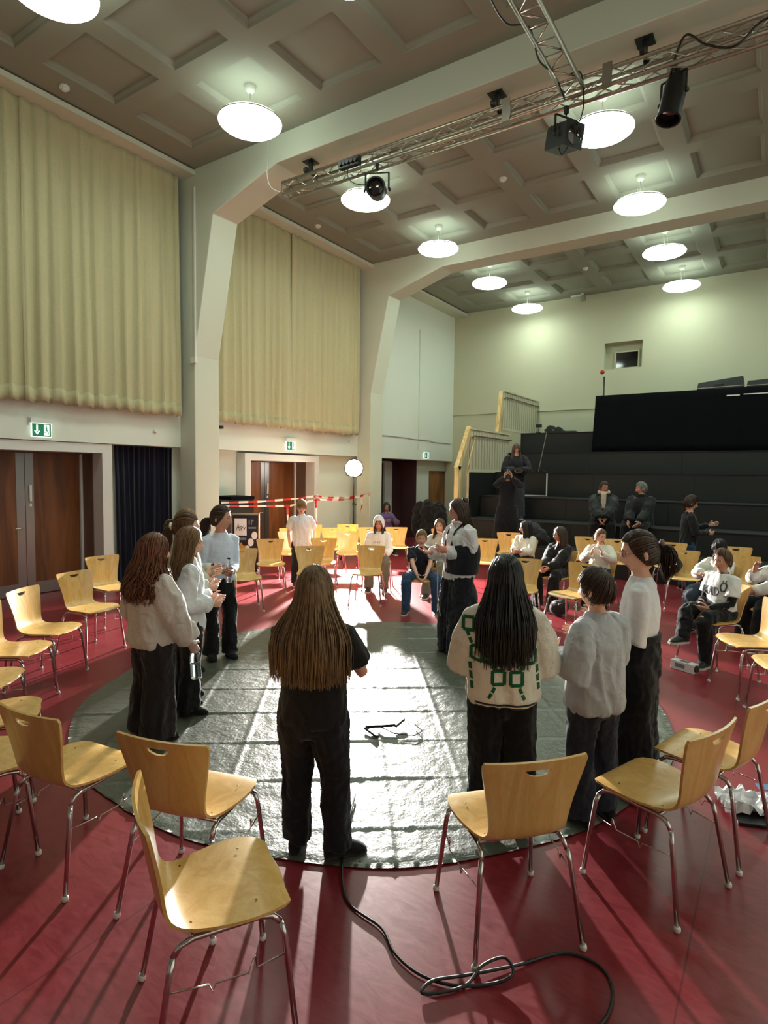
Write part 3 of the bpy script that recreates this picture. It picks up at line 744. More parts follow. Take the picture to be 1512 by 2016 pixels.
M['slat'] = mat('cream painted slats', '#cdc9b0', .55, var=.04, vscale=3)
st = thing('stair_railing', 'cream slatted stair railing with raw timber posts beside the tribune', 'railing', (TX0, 11.5, 0))
def SP(y, z, x=0): return (x, y - 11.5, z)
obj('post', MB().bar(SP(12.1, 0, -.04), SP(12.1, 2.08, -.04), .1, .16, up=(0, 1, 0)), M['pine'], st)
obj('diagonal_beam', MB().bar(SP(12.06, 2.02, -.04), SP(12.66, 2.98, -.04), .1, .14, up=(0, 0, 1)), M['pine'], st)
obj('diagonal_beam', MB().bar(SP(14.32, 2.98, -.04), SP(14.52, 4.02, -.04), .1, .15, up=(0, 1, 0)), M['pine'], st)
for (a, b, z0, z1) in ((12.62, 15.0, 1.97, 2.97), (14.5, 17.05, 3.05, 4.06)):
    obj('top_rail', MB().box(SP(a, z1 - .03, -.05), SP(b, z1, .05)), M['slat'], st)
    obj('bottom_rail', MB().box(SP(a, z0, -.02), SP(b, z0 + .06, .02)), M['slat'], st)
    n = int((b - a) / .15); pit = (b - a) / n
    sl = MB().box((-.012, 0, z0 + .06), (.012, pit * .62, z1 - .03)).mesh('slat', M['slat'])
    for k in range(n):
        o = obj('slat', sl, parent=st); o.location = SP(a + k * pit + .02, 0)
    obj('backing_board', MB().box(SP(a, z0 + .06, -.04), SP(b, z1 - .2, -.03)), M['slat'], st)
    obj('handrail', MB().tube([SP(a - .02, z1 - .22, .06), SP(a + .1, z1 - .17, .06), SP(b, z1 - .17, .06)], .016, 8), M['revealbrown'], st, True)
obj('handrail', MB().tube([SP(12.3, 1.85, .06), SP(12.75, 2.78, .06)], .014, 8), M['pine'], st, True)
obj('frame_post', MB().box(SP(12.6, 0, -.06), SP(12.68, 1.97, .02)), M['slat'], st)

M['stagecloth'] = M['blackcloth']
bt = thing('draped_platform', 'large black cloth draped box on top of the tribune', 'platform', (-3.86, 15.2, SZ[4]))
dr = MB(); rs = random.Random(4)
n = 90; vs = []
W_ = TX1 - .05 + 3.86; prof = []
for i in range(n + 1):
    x = W_ * i / n; a = .02 * math.sin(i * 1.1) + .012 * math.sin(i * 2.7)
    prof.append((x, a))
for k in range(9):
    t_ = k / 8
    for x, a in prof: vs.append((x - .05 * (1 - t_) * (1 - x / W_), -.02 + a * (1 - t_) - .03 * (1 - t_), .01 + 1.36 * t_))
fs = [(k * (n + 1) + i, k * (n + 1) + i + 1, (k + 1) * (n + 1) + i + 1, (k + 1) * (n + 1) + i) for k in range(8) for i in range(n)]
o = obj('front_drape', MB().add(vs, fs), M['stagecloth'], bt, True); o.modifiers.new('thick', 'SOLIDIFY').thickness = .008
obj('top', MB().box((0, 0, 1.3), (W_, .55, 1.38)), M['stagecloth'], bt)
obj('side_drape', MB().box((-.01, 0, 0), (.01, .54, 1.34)), M['stagecloth'], bt)
obj('edge_strip', MB().box((2.8, -.04, 1.2), (3.05, -.035, 1.225)).box((3.12, -.04, 1.215), (3.6, -.035, 1.235)), M['white'], bt)
M['case'] = mat('black case vinyl', '#191b1c', .5, bump=.1, bscale=90)
for lab, x0, x1, h0, h1 in (('black slanted equipment case left on the draped platform top', -1.66, -.74, .16, .26), ('black equipment case at the right frame edge on the draped platform', -.70, .5, .14, .2)):
    t = thing('equipment_case', lab, 'case', (x0, 15.25, SZ[4] + 1.381), 0, 'cases on the platform')
    L = x1 - x0
    obj('body', bevel(obj('body', MB().loft([[(0, 0, 0), (L, 0, 0), (L, .4, 0), (0, .4, 0)], [(.02, .02, h0), (L - .03, .02, h1), (L - .03, .38, h1), (.02, .38, h0)]]), M['case'], t), .01).data, parent=None) if False else bevel(obj('body', MB().loft([[(0, 0, 0), (L, 0, 0), (L, .4, 0), (0, .4, 0)], [(.02, .02, h0), (L - .03, .02, h1), (L - .03, .38, h1), (.02, .38, h0)]]), M['case'], t), .012)
    obj('edge_trim', MB().bar((.0, -.004, .035), (L, -.004, .05), .008, .012), M['alu'], t)
    obj('handle', MB().tube([(L * .4, -.005, .09), (L * .42, -.04, .1), (L * .55, -.04, .1), (L * .57, -.005, .09)], .008, 6), M['black'], t)
t = thing('guitar_case', 'black guitar case lying on the top step', 'guitar case', (-5.42, 16.2, SZ[5]))
g = []
for x, hw in ((0, .05), (.03, .15), (.12, .2), (.22, .19), (.32, .14), (.42, .16), (.5, .13), (.56, .07), (.7, .055), (.95, .055), (1.0, .04)): g.append((x, hw))
mb = MB(); mb.loft([[(x * .85, -.07, 0), (x * .85, .07, 0), (x * .85, .065, hw * 1.15), (x * .85, -.065, hw * 1.15)] for x, hw in g])
bevel(obj('shell', mb, M['case'], t), .01); obj('latch', MB().box((.2, -.078, .08), (.24, -.07, .11)), M['alu'], t)
t = thing('microphone_stand', 'slanted thin microphone stand on the upper steps', 'stand', (-5.05, 14.6, SZ[3]))
obj('pole', MB().tube([(0, 0, .02), (.16, .1, 1.05)], .009, 6), M['alu'], t); obj('clip', MB().box((.1, .06, 1.03), (.28, .14, 1.08)), M['black'], t)
for k in range(3): obj('leg', MB().tube([(0, 0, .08), (.22 * math.cos(k * 2.1), .22 * math.sin(k * 2.1), .012)], .008, 6), M['black'], t)
t = thing('beacon_pole', 'black pole with a red round head behind the draped platform', 'pole', (-4.02, 16.6, SZ[5]))
obj('pole', MB().tube([(0, 0, .01), (0, 0, 1.5)], .022, 10), M['black'], t, True); obj('head', MB().ball((-.05, -.02, 1.62), (.06, .06, .06), 14, 9), M['red'], t, True); obj('neck', MB().tube([(0, 0, 1.5), (-.04, -.01, 1.6)], .015, 8), M['white'], t)
obj('base', MB().lathe([(.001, 0), (.14, 0), (.13, .02), (.001, .025)], 16), M['black'], t)
t = thing('desk_lamp', 'small black lamp head beside the guitar case', 'lamp', (-5.62, 16.15, SZ[5]))
obj('base', MB().lathe([(.001, 0), (.08, 0), (.06, .05), (.001, .06)], 14), M['black'], t, auto=40); obj('stem', MB().tube([(0, 0, .05), (.02, 0, .2)], .01, 6), M['black'], t); obj('head', MB().box((-.06, -.05, .18), (.08, .05, .26)), M['black'], t)
# ------------------------------------------------------------------ tarpaulin disc
def tarp():
    cx, cy, rad = -2.9, 4.25, 2.38
    N = 300; st = 2 * rad / N; idx = {}; vs = []; fs = []
    def hgt(x, y):
        # folds from the packet: two families of straight creases, plus crumple
        u = (x * .80 + y * .60); v = (-x * .60 + y * .80)
        h = 0
        for c, per in ((u, .47), (v, .52)):
            d = abs((c / per) % 1 - .5) * per
            d = abs(d - per / 2)
            h += .012 * math.exp(-(d / .011) ** 2) * (.6 + .6 * noise.noise(Vector((x * 1.3, y * 1.3, 3))))
        p = Vector((x * 5.2, y * 5.2, 0)); q = Vector((x * 13, y * 9, 4)); w_ = Vector((x * 26, y * 20, 9))
        h += .0026 * (1 - 2 * abs(noise.noise(p + Vector((noise.noise(p * .6) * 1.5, 0, 0))))) + .0022 * (1 - 2 * abs(noise.noise(q))) + .0014 * noise.noise(w_)
        return max(.0, h + .004)
    def vid(i, j):
        if (i, j) in idx: return idx[(i, j)]
        x = -rad + i * st; y = -rad + j * st; r_ = math.hypot(x, y)
        a = math.atan2(y, x); lim = rad * (1 + .006 * math.sin(5 * a) + .004 * math.sin(13 * a + 1))
        if r_ > rad - st * .9: x *= lim / r_; y *= lim / r_
        idx[(i, j)] = len(vs); vs.append((x, y, .006 + hgt(x, y) * (1 if r_ < rad * .985 else .4))); return idx[(i, j)]
    for i in range(N):
        for j in range(N):
            x = -rad + (i + .5) * st; y = -rad + (j + .5) * st
            if math.hypot(x, y) < rad * 1.0: fs.append((vid(i, j), vid(i + 1, j), vid(i + 1, j + 1), vid(i, j + 1)))
    q = NT('grey green plastic sheet')
    q.set(Base_Color=srgb('#4e5247'), Roughness=.34); q.b.inputs['Specular IOR Level'].default_value = .75
    tc = q.new('ShaderNodeTexCoord'); nz = q.new('ShaderNodeTexNoise'); nz.inputs['Scale'].default_value = 46; nz.inputs['Detail'].default_value = 8
    q.link(tc.outputs['Object'], nz.inputs['Vector'])
    bp = q.new('ShaderNodeBump'); bp.inputs['Strength'].default_value = .6; bp.inputs['Distance'].default_value = .007
    q.link(nz.outputs['Fac'], bp.inputs['Height']); q.link(bp.outputs[0], q.b.inputs['Normal'])
    o = obj('tarpaulin', MB().add(vs, fs), q.m, None, True); o.location = (cx, cy, 0)
    tag(o, 'large round grey green plastic tarpaulin spread on the red floor', 'tarpaulin')
tarp()

# ------------------------------------------------------------------ chair
M['screw'] = mat('dull brass screw', '#6d5730', .4, .8)
def chair_shell():
    prof = [(.225, .438), (.215, .447), (.19, .4545), (.14, .459), (.08, .458), (.02, .453), (-.04, .448), (-.09, .446), (-.13, .449), (-.16, .459), (-.183, .477), (-.198, .502), (-.208, .535), (-.216, .575), (-.224, .62), (-.233, .67), (-.243, .72), (-.252, .765), (-.259, .80), (-.263, .818)]
    hw = [.150, .176, .200, .220, .226, .220, .206, .192, .180, .172, .168, .167, .169, .175, .184, .195, .207, .217, .222, .214]
    bow = [.0, .0, .002, .004, .006, .008, .010, .012, .014, .017, .020, .024, .028, .031, .033, .034, .035, .036, .036, .036]
    # normals in the profile plane
    nm = []
    for i in range(len(prof)):
        a = prof[max(i - 1, 0)]; b = prof[min(i + 1, len(prof) - 1)]
        dy, dz = b[0] - a[0], b[1] - a[1]; l = math.hypot(dy, dz); nm.append((dz / l, -dy / l))   # toward the sitter
    nx = 17; th = .011
    top, bot = [], []
    for i, (y, z) in enumerate(prof):
        for j in range(nx):
            u = -1 + 2 * j / (nx - 1); x = u * hw[i]
            c = bow[i] * u * u * .8
            if i == 0: c0 = -.02 * u * u
            else: c0 = 0
            n = nm[i]
            ny, nz = n
            # the seat dishes up at its sides, the back wraps forward
            py, pz = y + ny * c + c0, z + nz * c - (.018 * max(0, i / 19 - .85) / .15 * u * u * .4 if i > 16 else 0)
            top.append((x, py + ny * th / 2, pz + nz * th / 2)); bot.append((x, py - ny * th / 2, pz - nz * th / 2))
    k = len(prof); mb = MB(); o = len(top); mb.v = top + bot
    for i in range(k - 1):
        for j in range(nx - 1):
            a = i * nx + j
            mb.f.append((a, a + nx, a + nx + 1, a + 1)); mb.m.append(0)
            mb.f.append((o + a, o + a + 1, o + a + nx + 1, o + a + nx)); mb.m.append(0)
    for i in range(k - 1):
        a = i * nx; mb.f.append((a, o + a, o + a + nx, a + nx)); mb.m.append(1)
        a = i * nx + nx - 1; mb.f.append((a, a + nx, o + a + nx, o + a)); mb.m.append(1)
    for j in range(nx - 1):
        mb.f.append((j, j + 1, o + j + 1, o + j)); mb.m.append(1)
        a = (k - 1) * nx + j; mb.f.append((a, o + a, o + a + 1, a + 1)); mb.m.append(1)
    me = mb.mesh('shell', [M['beech'], M['ply']])
    # half-moon hand hole, cut through
    ho = bpy.data.objects.new('tmp', me); BK.collection.objects.link(ho)
    pts = [(-.055, .783), (.055, .783), (.046, .769), (.03, .759), (.01, .755), (-.01, .755), (-.03, .759), (-.046, .769)]
    cut = MB().poly([(x, -.35, z) for x, z in pts], .2, (0, 1, 0)).mesh('cut', [M['ply']])
    co = bpy.data.objects.new('tmp2', cut); BK.collection.objects.link(co)
    sb = ho.modifiers.new('sub', 'SUBSURF'); sb.subdivision_type = 'SIMPLE'; sb.levels = 1
    bm_ = ho.modifiers.new('b', 'BOOLEAN'); bm_.object = co; bm_.operation = 'DIFFERENCE'; bm_.solver = 'EXACT'
    out = evaluated(ho)
    bpy.data.objects.remove(ho); bpy.data.objects.remove(co)
    out.materials.clear(); out.materials.append(M['beech']); out.materials.append(M['ply'])
    out.polygons.foreach_set('use_smooth', [True] * len(out.polygons))
    try: out.set_sharp_from_angle(angle=R(40))
    except Exception: pass
    out.name = 'shell'; return out
def make_chair():
    t = thing('stacking_chair', '', 'chair', (0, 0, 0), 0, 'beech shell stacking chairs')
    obj('shell', chair_shell(), parent=t)
    rt = .0105
    for s in (-1, 1):
        obj('side_rail', MB().tube([(s * .196, .175, .405), (s * .188, .150, .427), (s * .182, .11, .432), (s * .176, -.10, .424), (s * .180, -.14, .415), (s * .186, -.165, .385)], rt, 10), M['chrome'], t, True)
        fl_ = obj('leg', MB().tube([(s * .196, .176, .405), (s * .205, .188, .36), (s * .236, .222, .012)], rt, 10), M['chrome'], t, True)
        rl = obj('leg', MB().tube([(s * .186, -.164, .388), (s * .195, -.176, .34), (s * .232, -.232, .012)], rt, 10), M['chrome'], t, True)
        obj('glide', MB().lathe([(.001, 0), (.012, 0), (.0142, .007), (.0138, .018), (.0115, .023), (.001, .023)], 12, (s * .237, .223, 0)), M['plastic'], fl_, True)
        obj('glide', MB().lathe([(.001, 0), (.012, 0), (.0142, .007), (.0138, .018), (.0115, .023), (.001, .023)], 12, (s * .233, -.233, 0)), M['plastic'], rl, True)
        q = .30
        obj('linking_wire', MB().tube([(s * .211, .195, q), (s * .225, .09, q - .005), (s * .225, .085, q + .035), (s * .24, .075, q + .04), (s * .235, .06, q - .005), (s * .225, -.04, q - .01), (s * .225, -.05, q - .035), (s * .222, -.06, q - .01), (s * .203, -.188, q - .01)], .003, 6), M['chrome'], t, True)
    obj('cross_tube', MB().tube([(-.18, .105, .436), (0, .105, .4405), (.18, .105, .436)], .0085, 8), M['chrome'], t, True)
    obj('cross_tube', MB().tube([(-.178, -.105, .428), (0, -.105, .4305), (.178, -.105, .428)], .0085, 8), M['chrome'], t, True)
    for x in (-.15, .15):
        for y, z in ((.105, .466), (-.105, .4555)):
            obj('screw', MB().lathe([(.001, 0), (.0045, 0), (.0045, .001), (.001, .0015)], 8, (x, y, z + .0035)), M['screw'], t)
    return t
CH = make_chair(); CH_used = [False]
CHAIRS = []
def chair(x, y, hd, label):
    t = CH if not CH_used[0] else copy_tree(CH); CH_used[0] = True
    t.location = (x, y, 0); t.rotation_euler = (0, 0, R(hd - 90)); t['label'] = label
    CHAIRS.append((x, y, hd)); return t
B_ = 'beech plywood chair '
for a in [
 (-1.58, 1.35, 59, B_ + 'in the lower left foreground, whole seat facing right toward us'),
 (-2.11, 1.69, 107, B_ + 'with its reddish back to us just behind the lowest left one'),
 (-2.80, 1.53, 97, B_ + 'with its back to us at the left edge, beside the tarpaulin'),
 (-3.25, 1.27, 75, B_ + 'cut by the left edge, behind the one with its back turned'),
 (-3.79, 1.60, 55, B_ + 'at the left edge of which only the rounded seat front shows, lowest'),
 (-4.51, 1.81, 42, B_ + 'at the left edge showing a small piece of seat, middle one'),
 (-5.06, 2.28, 35, B_ + 'at the left edge with seat and front legs only, topmost of three'),
 (-5.47, 2.76, 29, B_ + 'facing right before the nearer veneered doors, left of two'),
 (-5.98, 3.46, 8, B_ + 'facing right before the nearer veneered doors, next to the curly haired girl'),
 (-6.85, 4.25, -2, B_ + 'behind the curly haired girl, only a corner of its back showing'),
 (-5.86, 4.74, -10, B_ + 'hidden behind the group of girls on the left, seat corner showing'),
 (-7.80, 6.20, -30, B_ + 'at the first portal frame, behind the girl in the pale blue top'),
 (-6.08, 5.71, -36, B_ + 'right beside the girl in the pale blue top'),
 (-6.67, 6.83, -44, B_ + 'in front of the poster stand, slot in its back clearly dark'),
 (-7.26, 7.95, -42, B_ + 'directly behind the boy in the white T-shirt, nearer of two'),
 (-7.70, 8.46, -40, B_ + 'behind the boy in the white T-shirt, farther of two'),
 (-7.90, 9.28, -45, B_ + 'against the wall right of the boy in the white T-shirt'),
 (-5.56, 6.52, -42, B_ + 'in front of the boy in the white T-shirt'),
 (-6.12, 7.45, -55, B_ + 'right of the boy in the white T-shirt, turned away a little'),
 (-6.48, 8.62, -49, B_ + 'empty in line with the floodlight pole'),
 (-7.15, 9.02, -47, B_ + 'half hidden to the left of the floodlight pole'),
 (-7.40, 9.85, -48, B_ + 'right at the foot of the floodlight tripod'),
 (-6.67, 9.57, -48, B_ + 'behind the left shoulder of the seated girl in the white hood'),
 (-4.97, 7.09, 294, B_ + 'alone at the tarpaulin edge, glowing orange before the hooded girl'),
 (-5.44, 8.05, 298, B_ + 'on which the girl in the white hood sits'),
 (-6.28, 9.95, -55, B_ + 'right of the hooded girl, below the child in purple'),
 (-4.09, 7.12, 300, B_ + 'on which the boy in the dark T-shirt sits'),
 (-4.40, 8.20, 290, B_ + 'on which the girl with grey green trousers sits'),
 (-5.42, 10.3, -55, B_ + 'behind the girl with grey green trousers'),
 (-4.02, 9.15, -62, B_ + 'just right of the presenter in white shirt'),
 (-4.12, 10.42, -66, B_ + 'behind the girl with dark bobbed hair, left of her head'),
 (-3.50, 9.45, 282, B_ + 'on which the girl with dark bobbed hair sits'),
 (-2.68, 7.22, -80, B_ + 'half hidden by the long black hair of the standing girl'),
 (-2.62, 8.47, 262, B_ + 'on which the child in the black jacket sits'),
 (-2.12, 8.82, 262, B_ + 'on which the child in the cream sweater sits'),
 (-2.75, 10.6, -75, B_ + 'between the black jacket child and the cream sweater child, far back'),
 (-2.06, 7.28, 250, B_ + 'facing left beside the head of the boy in the grey sweatshirt'),
 (-2.22, 10.56, -71, B_ + 'left of the face of the girl with glasses'),
 (-1.43, 10.6, -90, B_ + 'in the last row right of the ponytail, below the person in jeans'),
 (-1.10, 9.55, -80, B_ + 'empty, directly right of the ponytail'),
 (-.49, 10.6, -82, B_ + 'in the last row at right, behind the boy with the lettered T-shirt'),
 (-.36, 9.40, -84, B_ + 'broad back seen right of the lettered T-shirt boy'),
 (-.62, 8.25, 240, B_ + 'on which the boy in jeans and pale sweater sits'),
 (-.50, 6.90, 236, B_ + 'on which the boy with the lettered white T-shirt sits'),
 (-.02, 7.85, 225, B_ + 'under the child cut by the right edge'),
 (-.15, 6.15, 212, B_ + 'at the right edge with only the seat in the picture, farther one'),
 (.14, 5.55, 203, B_ + 'at the right edge with only the seat tip in the picture'),
 (-.24, 3.52, 165, B_ + 'at the right edge behind the reddish backed one, paper wrap beneath'),
 (-.41, 2.97, 160, B_ + 'lower right with its back to us, facing left'),
 (-.90, 2.34, 137, B_ + 'in the right foreground, back to us behind the chain sweater girl'),
]: chair(*a)

# ------------------------------------------------------------------ poster stand, cases, floor litter
t = thing('poster_stand', 'poster board on a grey frame beside the girl in pale blue', 'poster stand', (-7.80, 7.36, 0), R(-52 + 90)); t.scale = (.72, 1, 1)
# board faces local -Y
obj('frame', MB().box((-.34, -.02, .10), (-.31, .02, 1.17)).box((.31, -.02, .10), (.34, .02, 1.17)).box((-.34, -.02, 1.14), (.34, .02, 1.17)).box((-.34, -.02, .10), (.34, .02, .13)), M['alu'], t)
obj('foot', MB().box((-.34, -.22, 0), (-.31, .22, .04)).box((-.34, -.015, .04), (-.31, .015, .10)), M['alu'], t); obj('foot', MB().box((.31, -.22, 0), (.34, .22, .04)).box((.31, -.015, .04), (.34, .015, .10)), M['alu'], t)
pb = obj('poster', MB().box((-.31, -.012, .13), (.31, .008, 1.14)), mat('poster night blue', '#14161f', .4), t)
pw = mat('poster white', '#dcdcda', .6); pg = mat('poster ochre', '#b98a3c', .6); pgy = mat('poster grey', '#6f7480', .6)
obj('white_field', MB().box((-.26, -.015, .78), (.03, -.012, 1.08)), pw, pb)
sc_ = MB()
for a, b in (((-.22, .86), (-.17, .98)), ((-.17, .98), (-.14, .86)), ((-.21, .91), (-.13, .93)), ((-.11, .95), (-.10, .86)), ((-.11, .95), (-.06, .92)), ((-.06, .92), (-.10, .90)), ((-.04, .96), (-.03, .88)), ((-.03, .88), (.0, .93))): sc_.bar((a[0], -.016, a[1]), (b[0], -.016, b[1]), .002, .012, up=(b[1] - a[1], 0, -(b[0] - a[0])))
obj('scribbled_lettering', sc_, M['black'], pb)
obj('grey_line', MB().box((-.26, -.015, .70), (.02, -.012, .74)), pgy, pb); obj('grey_line', MB().box((.07, -.015, .90), (.26, -.012, .93)), pgy, pb); obj('grey_lettering', MB().box((.08, -.015, .97), (.11, -.012, 1.06)).box((.14, -.015, .97), (.16, -.012, 1.06)).box((.16, -.015, 1.03), (.2, -.012, 1.06)), pgy, pb)
ci = MB()
for x, z, r_ in ((.22, .78, .07), (.13, .66, .07), (.05, .55, .055)): ci.lathe([(.001, 0), (r_, 0), (r_, .003), (.001, .003)], 18, (x, -.012, z), axis='y')
obj('white_disc', ci, pw, pb)
obj('ochre_shape', MB().poly([(-.24, -.012, .15), (-.24, -.012, .60), (-.19, -.012, .65), (-.15, -.012, .60), (-.1, -.012, .66), (-.05, -.012, .60), (.02, -.012, .6), (.03, -.012, .15)], .003, (0, -1, 0)), pg, pb)
obj('white_shape', MB().poly([(.1, -.012, .16), (.12, -.012, .3), (.16, -.012, .26), (.2, -.012, .3), (.23, -.012, .16)], .003, (0, -1, 0)), pw, pb)
t = thing('equipment_cabinet', 'black covered cabinet against the wall left of the taped doors', 'cabinet', (-8.62, 7.72, 0))
bevel(obj('body', MB().box((-.27, -.38, 0), (.27, .38, 1.38)), M['case'], t), .01); bevel(obj('lid', MB().box((-.28, -.2, 1.38), (.28, .39, 1.44)), M['blackcloth'], t), .01)
t = thing('loudspeaker', 'black floor box behind the curly haired girl', 'loudspeaker', (-5.22, 3.95, 0), R(20))
bevel(obj('body', MB().box((-.14, -.14, 0), (.14, .14, .38)), M['case'], t), .01); obj('grille', MB().box((.141, -.12, .03), (.146, .12, .34)), M['black'], t)
lt = MB()
for i, (y, z0, z1) in enumerate(((-.09, .12, .22), (-.05, .12, .19), (-.01, .12, .22), (.04, .12, .19), (.08, .12, .2))): lt.box((.146, y, z0), (.148, y + .014, z1))
obj('printed_strokes', lt, pw, t)
t = thing('milk_carton', 'white drink carton with dark cap lying on the floor by the lettered T-shirt boy', 'carton', (-.70, 6.45, 0), R(-25))
cb = mat('carton white', '#d4d5d6', .5); 
bevel(obj('body', MB().box((-.12, -.045, 0), (.12, .045, .09)), cb, t), .004); obj('print', MB().box((-.07, -.0465, .03), (.03, -.045, .07)).box((-.04, -.03, .09), (.05, .03, .0915)), pgy, t); obj('cap', MB().lathe([(.001, 0), (.035, 0), (.035, .015), (.001, .015)], 14, (.12, 0, .047), axis='x'), M['black'], t)
t = thing('paper_wrap', 'crumpled white paper packaging under the chair at the right edge', 'packaging', (-.02, 3.95, 0), R(20))
rs = random.Random(3); pm = MB(); n = 14
vs = [(-.2 + .4 * i / n + rs.uniform(-.008, .008), -.13 + .26 * j / n + rs.uniform(-.008, .008), .02 + .1 * abs(noise.noise(Vector((i * .5, j * .5, 2)))) + rs.uniform(0, .02)) for j in range(n + 1) for i in range(n + 1)]
fs = [(j * (n + 1) + i, j * (n + 1) + i + 1, (j + 1) * (n + 1) + i + 1, (j + 1) * (n + 1) + i) for j in range(n) for i in range(n)]
o = obj('sheet', MB().add(vs, fs), cb, t); o.modifiers.new('thick', 'SOLIDIFY').thickness = .002
bevel(obj('tray', MB().box((-.16, -.2, 0), (.2, -.02, .02)), M['black'], t), .004); obj('print', MB().box((.0, -.02, .13), (.07, .05, .134)), mat('print blue', '#4a6f96', .6), t)

cable('black power cable snaking from the tarpaulin past the right foreground chair', [(-1.98, 2.72, .03), (-1.80, 2.40, .022), (-1.66, 2.18, .02), (-1.50, 2.02, .008), (-1.30, 1.98, .008), (-1.18, 1.9, .008), (-1.05, 1.87, .008), (-.92, 1.90, .008), (-.80, 1.99, .01), (-.75, 2.05, .03), (-.80, 2.09, .04), (-.86, 2.02, .03), (-.88, 1.93, .012), (-.93, 1.86, .01), (-1.00, 1.80, .012), (-.99, 1.86, .02), (-.90, 1.96, .014), (-.76, 2.12, .008), (-.63, 2.28, .008), (-.50, 2.30, .008), (-.43, 2.22, .008), (-.42, 2.08, .008), (-.48, 1.92, .008), (-.56, 1.75, .008), (-.62, 1.55, .008)], .006, name='power_cable', sub=8, n=8)
cable('loop of black cable at the bottom right of the picture', [(-.30, 1.55, .01), (-.36, 1.78, .01), (-.41, 1.93, .02), (-.38, 2.02, .045), (-.30, 2.02, .05), (-.25, 1.92, .03), (-.24, 1.78, .01), (-.26, 1.6, .01)], .006, name='power_cable', sub=8, n=8)
cable('end of black cable leaving at the lower right corner', [(-.22, 1.70, .008), (-.13, 1.88, .008), (-.04, 2.06, .008), (.08, 2.20, .008)], .006, name='power_cable', sub=6, n=8)
t = thing('mini_tripod', 'small dark clamp with thin wire lying on the glaring tarpaulin', 'clamp', (-2.35, 3.55, .022), R(30))
obj('arm', MB().bar((-.12, 0, .02), (.10, .03, .03), .02, .02).bar((.10, .03, .02), (.16, .14, .03), .018, .02), M['black'], t); obj('foot', MB().bar((-.12, 0, .012), (-.02, -.14, .012), .02, .02), M['black'], t)
obj('wire', MB().tube([(.0, 0, .02), (.1, -.08, .012), (.24, -.1, .012), (.3, -.02, .012), (.24, .1, .012)], .004, 6), M['black'], t)
# coats and a rucksack, each a soft lump
def lump(name, label, cat, loc, balls, m, amp=.02, seed=0):
    mb = MB()
    for c, r_ in balls: mb.ball(c, r_, 14, 9)
    me = bake(mb, .018, 5, mats=[m], name=name); fold(me, amp, (9, 9, 7), seed)
    z = min(v.co.z for v in me.vertices)
    for v in me.vertices: v.co.z -= z
    o = obj(name, me); o.location = loc; return tag(o, label, cat)
# ------------------------------------------------------------------ people
def ell(cx, cy, cz, rx, ry, n=20, e=2.0):
    out = []
    for j in range(n):
        a = 2 * PI * j / n; c, s = math.cos(a), math.sin(a)
        out.append((cx + rx * math.copysign(abs(c) ** (2 / e), c), cy + ry * math.copysign(abs(s) ** (2 / e), s), cz))
    return out
def ik(S, Wr, l1, l2, bend):
    S = Vector(S); Wr = Vector(Wr); d = Wr - S; L = d.length
    if L > (l1 + l2) * .995: Wr = S + d * ((l1 + l2) * .995 / L); d = Wr - S; L = d.length
    a = (l1 * l1 - l2 * l2 + L * L) / (2 * L); h = math.sqrt(max(l1 * l1 - a * a, 0)); u = d / L
    b = Vector(bend); b = b - u * b.dot(u)
    if b.length < 1e-5: b = u.orthogonal()
    b.normalize(); return S + u * a + b * h, Wr

def head_fn(d, k):
    """unit direction -> head surface, +Y is the face"""
    x, y, z = d.x, d.y, d.z
    W, D, H_ = .073 * k, .094 * k, .113 * k
    px, py, pz = x * W, y * D, z * H_
    if z < 0:
        t = -z
        px *= 1 - .30 * t ** 1.6
        if y < 0: py *= 1 - .38 * t ** 1.3
        else: py *= 1 - .10 * t ** 2
    if y > 0: px *= 1 - .05 * y; py *= .97
    def g(cx, cz, sx, sz): return math.exp(-((px / k - cx) / sx) ** 2 - ((pz / k - cz) / sz) ** 2)
    if y > .1:
        py += k * (.021 * g(0, -.030, .011, .014) + .012 * g(0, -.012, .008, .022) + .004 * g(0, .020, .03, .010)
                   - .010 * g(.030, .006, .016, .011) - .010 * g(-.030, .006, .016, .011)
                   + .006 * g(0, -.060, .020, .009) - .004 * g(0, -.0595, .020, .0022) + .007 * g(0, -.092, .018, .014) - .004 * g(0, -.076, .03, .006)
                   + .003 * g(.036, -.022, .016, .016) + .003 * g(-.036, -.022, .016, .016))
    return Vector((px, py, pz))
def sph(az, po):   # azimuth from +Y toward +X, polar from the top
    return Vector((math.sin(po) * math.sin(az), math.sin(po) * math.cos(az), math.cos(po)))

